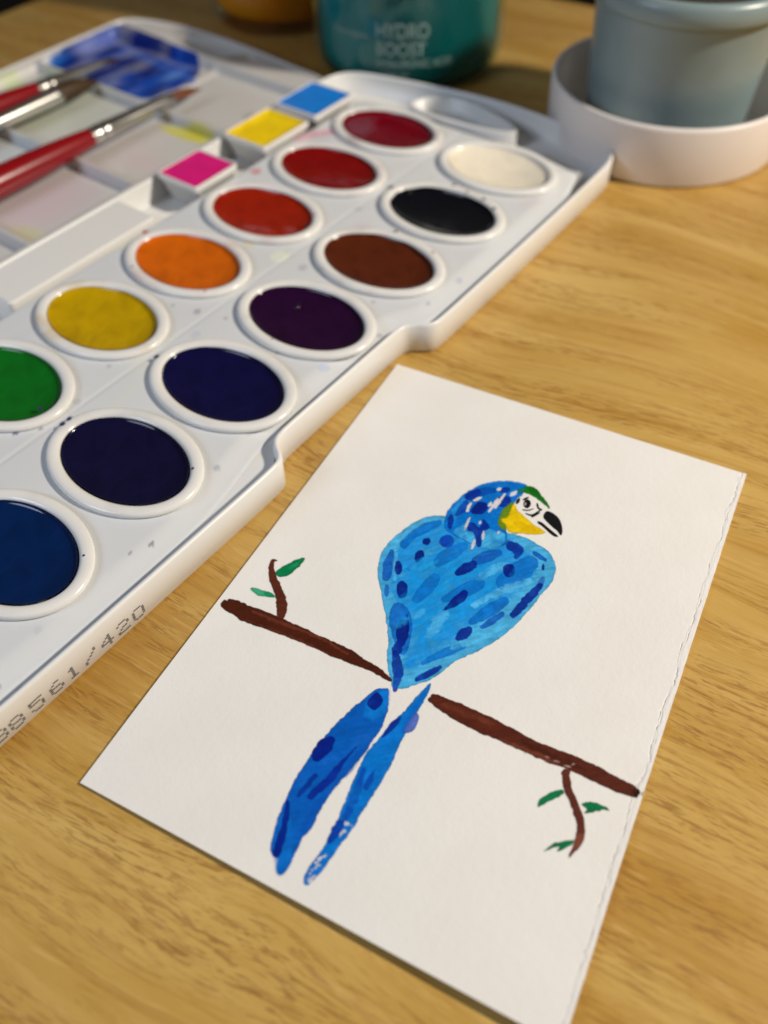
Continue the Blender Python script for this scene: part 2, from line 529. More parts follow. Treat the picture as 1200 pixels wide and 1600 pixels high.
spot(-159.9, 61.6, 0.9, 0.81, (170, 165, 190), 0.5, 0.5)
spot(-23.3, -25.2, 3.2, 2.2, (214, 120, 136), 0.55, 1)
spot(-19.5, -23.4, 3.2, 2.2, (214, 120, 136), 0.55, 1)
spot(-16.1, -21.3, 3.2, 2.2, (214, 120, 136), 0.55, 1)
spot(-13.1, -18.8, 3.2, 2.2, (214, 120, 136), 0.55, 1)
spot(-10.4, -16.8, 3.2, 2.2, (214, 120, 136), 0.55, 1)
spot(-6.9, -15.6, 3.2, 2.2, (214, 120, 136), 0.55, 1)

pal = [(190, 182, 196), (214, 205, 170), (205, 170, 165), (170, 182, 200), (150, 148, 160), (178, 190, 175)]
r2 = np.random.default_rng(21)
for k in range(70):
    c = pal[int(r2.integers(len(pal)))]
    u, v = float(r2.uniform(-255, 12)), float(r2.uniform(-24, 80))
    if k < 45:
        spot(u, v, float(r2.uniform(.4, .9)), float(r2.uniform(.4, .9)), tuple(int(x * .75) for x in c), float(r2.uniform(.35, .8)))
    else:
        spot(u, v, float(r2.uniform(3, 8)), float(r2.uniform(2, 5)), c, float(r2.uniform(.12, .3)), 1.3)
plate = grid_mesh('pan_plate', Xs, Ys, Zp, keep, M_WHITE_ST, box, col, al)

q = ccw(np.array([(-205, -79), (-205, -84.4), (-168, -84.6), (-162.5, -83), (-158, -79.5), (-153, -77.4), (-150, -77), (-150, -73), (-175, -73)], float))
loft('notch_step', [XY(q, 2.1), XY(q, 7.3), XY(inset(q, .2), 7.5)], M_WHITE, box)
# the collar with a lens-shaped finger recess at the far end
def collar(name, pts, zb, zt, zf, parent, it=2):
    q = outline(pts, it)
    return loft(name, [XY(inset(q, -.3), zb), XY(q, zt - .5), XY(inset(q, .4), zt), XY(inset(q, 1.3), zt), XY(inset(q, 1.8), zt - .4), XY(inset(q, 2.8), zf + .6), XY(inset(q, 3.8), zf)], M_WHITE, parent, sharp=60)
collar('finger_recess', [(24, -8), (33, -6), (39.5, 1), (41.5, 10), (40.5, 19), (37, 31), (33, 40), (28.5, 43), (25, 39), (22.4, 28), (21, 12), (21, 0)], 2.0, 9.6, 4.0, box)

# hinge side: trough wall and the raised white block between the little pans
loft('hinge_block', [rrect(-161, -97.5, 28.3, 47.9, 1.5, 2.0), rrect(-160.4, -98.2, 28.8, 47.8, 1.5, 10.0), rrect(-159.9, -98.7, 29.3, 47.4, 1.2, 10.5)], M_PAN, box)
loft('hinge_block', [rrect(-255, -190, 28.3, 49.0, 1.5, 2.0), rrect(-254.4, -190.7, 28.8, 48.2, 1.5, 9.4), rrect(-253.7, -191.4, 29.5, 47.5, 1.2, 10.0)], M_WHITE, box)

# ------------------------------------------------------------------ lid with mixing wells
lid_o = outline([(15, -186), (24, -185.5), (29, -182.5), (33, -174), (36.5, -160), (38, -145), (38, -125), (36.5, -104), (34, -85), (32, -66), (30, -57), (26, -53), (18, -52),
                 (-60, -52), (-250, -52), (-258, -53), (-263, -58), (-267, -75), (-269, -110), (-268, -150), (-264, -175), (-260, -183), (-252, -186), (-100, -186)], 2)
lid = loft('mixing_tray_lid', [XY(inset(lid_o, .6), 0.05), XY(lid_o, .6), XY(inset(lid_o, -.05), 5.2), XY(inset(lid_o, .3), 5.7), XY(inset(lid_o, 1.0), 5.8),
                               XY(inset(lid_o, 1.5), 5.5), XY(inset(lid_o, 1.7), 3.0), XY(inset(lid_o, 2.4), 0.3)], M_LID, box, sharp=60)
st = 0.8
gx = np.arange(-270, 40, st); gy = np.arange(50, 188, st)
X, Y = np.meshgrid(gx, gy); vv = -Y
SD = sdist(lid_o[::2], X, Y)
def well(u0, u1, v0, v1, far=1.4, near=1.6, side=2.0):
    f = sstep(u0, u0 + near, X) * (1 - sstep(u1 - far, u1, X)) * sstep(v0, v0 + side, vv) * (1 - sstep(v1 - side, v1, vv))
    return f
W = np.zeros(X.shape)
rows = [(-29.4, 17), (-79.5, -30.8), (-129.5, -81), (-179.5, -131), (-229.5, -181)]
for (a, b_) in rows:
    W = np.maximum(W, well(a, b_, -182, -113.2)); W = np.maximum(W, well(a, b_, -111.2, -60.5)); W = np.maximum(W, .8 * well(a, b_, -130, -95))
lens = np.maximum(0, 1 - ((X - 28.5) / 7.5) ** 2 - ((vv + 122) / 24) ** 2)
Zl = 4.8 - 4.3 * W - 3.2 * np.sqrt(lens) * (lens > 0)
kv = SD < -0.7
keep = kv[:-1, :-1] & kv[1:, 1:] & kv[:-1, 1:] & kv[1:, :-1]
col = np.zeros(X.shape + (3,)); al = np.zeros(X.shape)
spot(-50, -140, 18, 22, (196, 205, 168), .35, 1.2)
spot(-36, -80, 3.5, 13, (205, 190, 30), .8, .6)
spot(-33, -74, 2.5, 9, (200, 185, 20), .8, .6)
spot(-34, -160, 5, 14, (178, 190, 120), .5, .9)
spot(-47, -180, 5, 20, (185, 195, 120), .5, 1.0)
spot(-60, -90, 18, 14, (205, 175, 170), .25, 1.2)
spot(-105, -85, 20, 16, (205, 168, 175), .35, 1.2)
spot(-123, -72, 4, 9, (200, 190, 110), .4, 1.0)
spot(-66, -150, 10, 16, (190, 200, 150), .35, 1.2)
spot(-110, -150, 12, 18, (205, 185, 190), .3, 1.2)
spot(-62, -75, 6, 10, (208, 170, 165), .35, 1.1)
spot(-8, -68, 3, 3, (110, 125, 130), .5, 1.0)
spot(-100, -120, 24, 18, (170, 195, 200), .3, 1.2)
spot(16, -168, 3, 2, (60, 80, 160), .5, .8)
spot(-72, -62, 12, 5, (205, 180, 160), .3, 1.2)
spot(28, -109, 5, 7, (150, 124, 92), .75, .7)
spot(24, -150, 3, 10, (215, 205, 195), .5, 1.0)
floor_l = grid_mesh('well_floor', X, Y, Zl, keep, M_LID_ST, lid, col, al)
# the blue wash lying in the far well
wash = chaikin([(19, -130), (21, -150), (22.5, -170), (23.5, -183.4), (10, -184.2), (0, -183), (-8, -184), (-18, -182), (-27.5, -181), (-27, -165), (-28, -150), (-26.5, -133), (-24, -116.5),
                (-12, -113), (-2, -111), (0, -109), (3, -111.5), (10, -116), (17, -122), (19, -126)], 1)
SW = sdist(wash, X, vv) + 1.6 * (fbm(X * .25, vv * .25) - .5)
cov = sstep(.5, -.5, SW)
tone = fbm(X * .06 + 3, vv * .11 + 9, 3)
c0, c1, c2 = (np.array(alb(c, 1.1)) for c in ((2, 28, 100), (2, 62, 150), (48, 88, 172)))
t = np.clip((tone - .35) / .3, 0, 1)[..., None]
cc = c0 * (1 - t) + c1 * t
streak = np.exp(-((X - 8 + (vv + 150) * .12) / 3.0) ** 2) * sstep(-186, -160, vv) * .7
cc = cc * (1 - streak[..., None]) + c2 * streak[..., None]
blot = np.exp(-(((X - 2) / 7) ** 2 + ((vv + 125) / 3) ** 2)) * .7
cc = cc * (1 - blot[..., None]) + np.array(alb((110, 150, 200))) * blot[..., None]
edge = sstep(-6, 0, SW) * sstep(-5, -26, X) * .7
cc = cc * (1 - edge[..., None]) + np.array(alb((30, 110, 185))) * edge[..., None]
cov = cov * np.clip(.9 + .9 * (fbm(X * .05 + 1, vv * .13 + 4, 3) - .42), .7, 1) * (1 - .2 * np.exp(-((X - 12.5 - 1.2 * np.sin(vv * .2)) / 1.6) ** 2) * sstep(-186, -165, vv))
kk = cov > .04
keepw = keep & (kk[:-1, :-1] | kk[1:, 1:] | kk[:-1, 1:] | kk[1:, :-1])
M_WASH = mat_plastic('wet_blue_wash', (0.75, 0.75, 0.745), rough=0.18, attr=True, sss=0)
grid_mesh('blue_paint_wash', X, Y, Zl + .06, keepw, M_WASH, lid, cc, cov)

# ------------------------------------------------------------------ pans of colour
def paint_pan(u, v, name, colour, label, rough=.07, dark=.75, deep=1.6, spec=.35, ragged=0.0, stain=None, bead=None):
    t = empty('paint_pan', tray_world(u, v, 9.3), GA, label, 'paint pan', 'oval paint pans in the watercolour box')
    n = 72
    a, b = PRU, PRV
    prof = [(-2.6, -6.5), (-2.4, 0.05), (-.25, .1), (0, .4), (-.02, 1.0), (-.2, 1.45), (-.7, 1.75), (-1.6, 1.88), (-2.6, 1.8), (-3.2, 1.55), (-3.65, 1.05), (-4.0, .2), (-4.3, -1.5), (-6, -4.5)]
    loft('pan_ring', [oval(a + d, b + d, z, n) for d, z in prof], M_PAN if stain is None else mat_plastic(name + '_stained_ring', (0.80, 0.785, 0.755), rough=0.22, stain=(alb(colour, 1.1), stain, u)), t, cap0=True, cap1=True, sharp=70)
    m = mat_paint(name, alb(colour, 1.1), rough, dark, spec)
    L = []
    # dried meniscus, then a worn hollow
    for s, z in [(1.0, 1.25), (.994, 1.0), (.985, .8), (.973, .62), (.958, .46), (.94, .33), (.92, .22)] + [(q, .12 - .62 * deep * (1 - (q / .9) ** 2)) for q in (.9, .82, .72, .6, .47, .33, .18, .05)]:
        ov = []
        for k in range(n):
            th = 2 * math.pi * k / n
            w = 1.0 + (ragged * (vnoise(np.array(3 + 3 * math.cos(th) + u), np.array(3 + 3 * math.sin(th) + v)) - .4) if s > .97 else 0)
            zz = z + .12 * float(vnoise(np.array(s * 4 * math.cos(th) + 50 + u), np.array(s * 4 * math.sin(th) + 50 + v)) - .5)
            if s > .97: zz += ragged * 8 * max(0.0, w - 1)
            ov.append(((a - 3.95 + .02) * s * min(w, 1.012), (b - 3.95 + .02) * s * min(w, 1.012), zz, th))
        L.append([(x * math.cos(th), y * math.sin(th), z_) for x, y, z_, th in ov])
    loft('paint_cake', L, m, t, cap0=False, cap1=True, sharp=80)
    if bead:  # small dome added so its curve catches a glint of the lamp
        bu, bv, br = bead
        loft('glint_bead', [[(bu - u + s_ * br * math.cos(q), -(bv - v) + s_ * br * .7 * math.sin(q), z_) for q in [2 * math.pi * i / 20 for i in range(20)]]
             for s_, z_ in ((1.0, -.9), (.95, -.55), (.8, -.2), (.55, .08), (.25, .2), (.05, .22))], m, t, cap0=False, sharp=80)
    PAN_OBJS.append(t)
    return t

P_A = [('crimson_paint', (106, 1, 16), 'oval pan of glossy crimson paint beside the small blue square pan'),
       ('red_paint', (118, 5, 4), 'oval pan of deep red paint between the crimson and vermilion pans'),
       ('vermilion_paint', (142, 26, 4), 'oval pan of vermilion orange-red paint beside the pink square pan'),
       ('orange_paint', (196, 88, 6), 'oval pan of bright orange paint'),
       ('yellow_paint', (178, 138, 2), 'oval pan of ochre-toned yellow paint with yellow stained ring'),
       ('green_paint', (8, 92, 20), 'oval pan of green paint')]
P_B = [('white_paint', (222, 204, 176), 'oval pan of creamy white paint, hollowed in the middle'),
       ('black_paint', (8, 8, 14), 'oval pan of black paint with black specks around its ring'),
       ('brown_paint', (80, 30, 10), 'oval pan of reddish brown paint with a ragged edge'),
       ('purple_paint', (34, 4, 36), 'oval pan of dark purple paint between brown and violet-blue pans'),
       ('violet_blue_paint', (12, 9, 48), 'oval pan of near-black violet-blue paint next to the purple pan'),
       ('indigo_paint', (14, 11, 40), 'oval pan of near-black indigo paint with two violet drops on its ring'),
       ('navy_paint', (2, 28, 66), 'oval pan of dark navy blue paint beside the printed code')]
for k, (nm, c, lb) in enumerate(P_A):
    paint_pan(*pans[k], nm, c, lb, ragged=.04 if k in (2,) else .0, stain={0: .5, 1: .35, 4: .5, 3: .28, 2: .2, 5: .12}.get(k), bead={0: (-2.8, -3.6, 1.5)}.get(k))
for k, (nm, c, lb) in enumerate(P_B):
    dp = 3.6 if k == 0 else 1.6
    paint_pan(*pans[6 + k], nm, c, lb, deep=dp, ragged=.09 if k in (1, 2) else 0.0, rough=.35 if k == 0 else .07, dark=.88 if k == 0 else .7, stain={2: .3, 3: .15, 4: .10, 5: .12, 6: .08, 1: .10}.get(k), bead={3: (-107.5, 44.5, 1.6)}.get(k))

# small square pans standing in the hinge trough
def half_pan(u0, u1, v0, v1, name, colour, label, worn):
    t = empty('square_paint_pan', tray_world((u0 + u1) / 2, (v0 + v1) / 2, 2.05), GA, label, 'paint pan', 'small square pans in the hinge trough')
    a, b = (u1 - u0) / 2, (v1 - v0) / 2
    H = 11.0
    f = lambda d, z, r=1.2: rrect(-a + d, a - d, -b + d, b - d, r, z)
    loft('pan_body', [f(3.4, 0), f(2.6, .4), f(.6, H - 2.6), f(0, H - 2.2), f(0, H - .3), f(.2, H), f(.6, H), f(.8, H - .3), f(.95, H - 1.6), f(1.1, H - 3)], M_PAN, t, sharp=60)
    m = mat_paint(name, alb(colour, 1.1), .4, .85, .4)
    L = [f(.78, H - .25), f(1.0, H - .4, 1), f(1.9, H - .5 - worn * .6, 1), f(3.4, H - .5 - worn, 1), f(5.5, H - .5 - worn * 1.1, 1), f(7.5, H - .45 - worn, 1)]
    L = [[(x, y, z + (.25 * float(vnoise(np.array(x * .5 + u0), np.array(y * .5 + 9.0)) - .5) if i else 0)) for x, y, z in q] for i, q in enumerate(L)]
    loft('paint_cake', L, m, t, cap0=False, cap1=True, sharp=80)
half_pan(-79.6, -57.6, -47.0, -26.6, 'pink_paint', (206, 20, 104), 'small square pan of magenta pink paint', .1)
half_pan(-43.2, -16.4, -48.0, -26.2, 'lemon_paint', (226, 184, 6), 'small square pan of lemon yellow paint with a worn hollow', .9)
half_pan(-12.2, 12.4, -48.6, -26.4, 'sky_blue_paint', (10, 112, 186), 'small square pan of bright blue paint', .1)

# ------------------------------------------------------------------ brushes
M_RED = mat_simple('red_lacquer', lin((140, 2, 14)), .28, spec=.5, coat=.3, var=.08)
M_FER = mat_simple('nickel_ferrule', (0.62, 0.60, 0.56), .28, metal=1.0, var=.1)
M_BR1 = mat_simple('brown_bristle', lin((120, 62, 22)), .6, var=.4, scale=500)
M_BR2 = mat_simple('dark_bristle', lin((70, 46, 12)), .6, var=.4, scale=500)
M_BR3 = mat_simple('wet_bristle', lin((60, 40, 40)), .35, var=.4, scale=500)
def rod(name, prof, mat, parent, n=28, flat=1.0):
    return loft(name, [[(x, r * math.cos(2 * math.pi * k / n), r * flat * math.sin(2 * math.pi * k / n) + dz) for k in range(n)] for x, r, dz in prof], mat, parent, sharp=50)
def brush(joint, axis_v, z, slope, rz, handle, ferrule, bristle, m_br, label):
    t = empty('paintbrush', tray_world(joint, axis_v, z), GA + rz, label, 'paintbrush', 'paintbrushes lying on the mixing tray')
    t.rotation_euler = (0, slope, GA + rz)
    if handle: rod('handle', [(x, r, 0) for x, r in handle], M_RED, t)
    fe = rod('ferrule', [(x, r, 0) for x, r in ferrule], M_FER, t)
    rod('bristles', [(x, r, d) for x, r, d in bristle], m_br, t)
    return t
H2 = [(.3, 3.2), (0, 3.35), (-3, 3.7), (-14, 4.5), (-30, 5.3), (-50, 5.7), (-75, 5.2), (-110, 4.0), (-150, 2.9), (-185, 2.2), (-192, 1.7), (-194, .6)]
F2 = [(-1.5, 3.62), (0, 3.6), (2, 3.55), (3, 3.75), (4, 3.5), (6, 3.5), (7, 3.7), (8, 3.45), (20, 3.1), (38, 2.5), (43, 2.3), (43.5, 2.0)]
B2 = [(42.5, 1.9, 0), (44, 2.1, 0), (48, 2.1, -.3), (53, 1.6, -.8), (57, .8, -1.4), (60, .1, -1.9)]
brush(-68.5, -96.5, 8.2, R(.6), R(-1.0), H2, F2, B2, M_BR1, 'red handled paintbrush whose brown bristles point at the empty white well')
H1 = [(.3, 3.0), (0, 3.2), (-3, 3.5), (-14, 4.1), (-30, 4.8), (-50, 5.0), (-75, 4.6), (-110, 3.6), (-150, 2.6), (-180, 2.0), (-186, 1.5), (-188, .5)]
F1 = [(-1.5, 3.4), (0, 3.4), (2, 3.35), (3, 3.6), (4, 3.3), (6, 3.3), (7, 3.5), (8, 3.2), (20, 2.5), (34, 1.7), (38, 1.5), (38.4, 1.2)]
B1 = [(37.5, 1.2, 0), (39, 1.4, 0), (42, 1.1, -.3), (45, .5, -.6), (47, .05, -.9)]
brush(-54.6, -147.0, 9.2, R(2.5), R(0.4), H1, F1, B1, M_BR3, 'red handled paintbrush with its tip in the blue wash')
F3 = [(-150, 1.8), (-120, 2.4), (-60, 3.0), (-20, 3.4), (-2, 3.7), (0, 3.7), (.4, 3.4)]
B3 = [(-.8, 3.3, 0), (1, 3.6, 0), (8, 3.5, -.2), (15, 2.4, -.8), (20, 1.0, -1.6), (22.5, .1, -2.2)]
brush(-51.5, -138.6, 7.9, R(.5), R(0.2), None, F3, B3, M_BR2, 'dark bristled paintbrush with grey metal barrel lying under a red one')

# ------------------------------------------------------------------ printed code on the box front (dot matrix)
GL = {'0': ['01110', '10001', '10001', '10001', '10001', '10001', '01110'], '1': ['00100', '01100', '00100', '00100', '00100', '00100', '01110'],
      '2': ['01110', '10001', '00001', '00110', '01000', '10000', '11111'], '4': ['00010', '00110', '01010', '10010', '11111', '00010', '00010'],
      '5': ['11111', '10000', '11110', '00001', '00001', '10001', '01110'], '6': ['00110', '01000', '10000', '11110', '10001', '10001', '01110'],
      '8': ['01110', '10001', '10001', '01110', '10001', '10001', '01110'], '/': ['00001', '00001', '00010', '00100', '01000', '10000', '10000']}
V, F = [], []
bx = bo
def front_y(u):
    # the outer face of the front wall at this u
    m = bx[:, 1] < -60
    q = bx[m]; q = q[np.argsort(q[:, 0])]
    return float(np.interp(u, q[:, 0], q[:, 1]))
for ch, uc in zip('88561/420', (-253.6, -249.4, -244.1, -238.8, -234.2, -229.2, -224.2, -219.3, -214.6)):
    for r in range(7):
        for c in range(5):
            if GL[ch][r][c] == '1':
                u = uc + (c - 2) * .72 + float(rng.normal(0, .03)); z = 3.9 + (3 - r) * .56 + float(rng.normal(0, .03))
                w, h = .33, .21
                y = front_y(u) - .10
                i = len(V)
                V += [((u - w) * MM, y * MM, (z - h) * MM), ((u + w) * MM, y * MM, (z - h) * MM), ((u + w) * MM, y * MM, (z + h) * MM), ((u - w) * MM, y * MM, (z + h) * MM)]
                F.append((i, i + 1, i + 2, i + 3))
M_INK = mat_simple('grey_print_ink', (0.13, 0.125, 0.13), .6)
mesh_obj('printed_code', V, F, M_INK, box, smooth=False)

# ------------------------------------------------------------------ the painted card
PA = -0.4708
card = empty('painting_card', (1.514, 38.98, 0), PA, 'white watercolour card painted with a blue and yellow parrot on a branch', 'painting')
PW, PH = 105.0, 148.4
def zpap(a, b):
    return 0.52 + .3 * fbm(a * .028 + 4, b * .024 + 1, 2) * np.clip(b / 40, 0, 1) + 1.5 * np.clip((b - 84) / 64, 0, 1.2) ** 2 * (.04 + .96 * np.clip(a / 105, 0, 1)) + .25 * np.clip((30 - b) / 30, 0, 1) ** 2 * np.clip(a / 105, 0, 1)
def deckle(b):
    return 1.5 + 1.8 * (fbm(b * .13 + 5, b * 0 + 2.3, 2) - .5) + .8 * (fbm(b * .9, b * 0 + 7.1, 3) - .5)
def deckle2(b):
    return .75 * deckle(b) * (.6 + .8 * fbm(b * .35 + 40, b * 0 + 1.7, 2)) + .25 * (fbm(b * 1.6, b * 0 + 9.1, 2) - .5)
ga = np.concatenate([np.arange(0, PW - 4.0, .6), np.arange(PW - 4.0, PW + .001, .1)])
gb = np.linspace(0, PH, 430)
A_, B_ = np.meshgrid(ga, gb)
def ztop(A_, B_):
    dE = PW - A_
    dk, dk2 = deckle(B_), deckle2(B_)
    Z = zpap(A_, B_)
    Z = Z + .07 * sstep(dk + .02, dk - .10, dE) + .05 * sstep(dk2 + .02, dk2 - .1, dE)
    Z = Z - .15 * np.exp(-((dE - dk2 - .05) / .09) ** 2) * sstep(.5, .6, fbm(B_ * .3 + 2, B_ * 0 + 6.4, 2))
    Z = Z - .16 * np.exp(-((dE - dk - .04) / .09) ** 2) * sstep(.46, .6, fbm(B_ * .4 + 8, B_ * 0 + 4.4, 2))
    return Z + .10 * (fbm(A_ * 2.2, B_ * .6, 3) - .5) * np.clip(1 - dE / (dk + .3), 0, 1)
dE = PW - A_
Ztop = ztop(A_, B_)
wavy = .16 * (fbm(B_ * .5, B_ * 0 + 3.3, 3) - .5) * np.clip(1 - dE / 3, 0, 1)
Xe = A_ + wavy
keep = np.ones((len(gb) - 1, len(ga) - 1), bool)
top = grid_mesh('paper_sheet', Xe, -B_, Ztop, keep, M_PAPER, card)
# give the sheet its thickness: edge skirt and underside
bm = bmesh.new(); bm.from_mesh(top.data)
be = [e for e in bm.edges if e.is_boundary]
ex = bmesh.ops.extrude_edge_only(bm, edges=be)
low = [v for v in ex['geom'] if isinstance(v, bmesh.types.BMVert)]
for v in low:
    v.co.z = (float(zpap(v.co.x / MM, -v.co.y / MM)) - .48) * MM
bmesh.ops.recalc_face_normals(bm, faces=bm.faces)
for e in bm.edges:
    if len(e.link_faces) == 2 and e.calc_face_angle(0) > R(45): e.smooth = False
bm.to_mesh(top.data); bm.free()
qa, qb = np.meshgrid(np.linspace(0.02, PW - .02, 40), np.linspace(0.02, PH - .02, 56))
grid_mesh('paper_underside', qa, -qb, zpap(qa, qb) - .47, np.ones((55, 39), bool), M_PAPER, top)

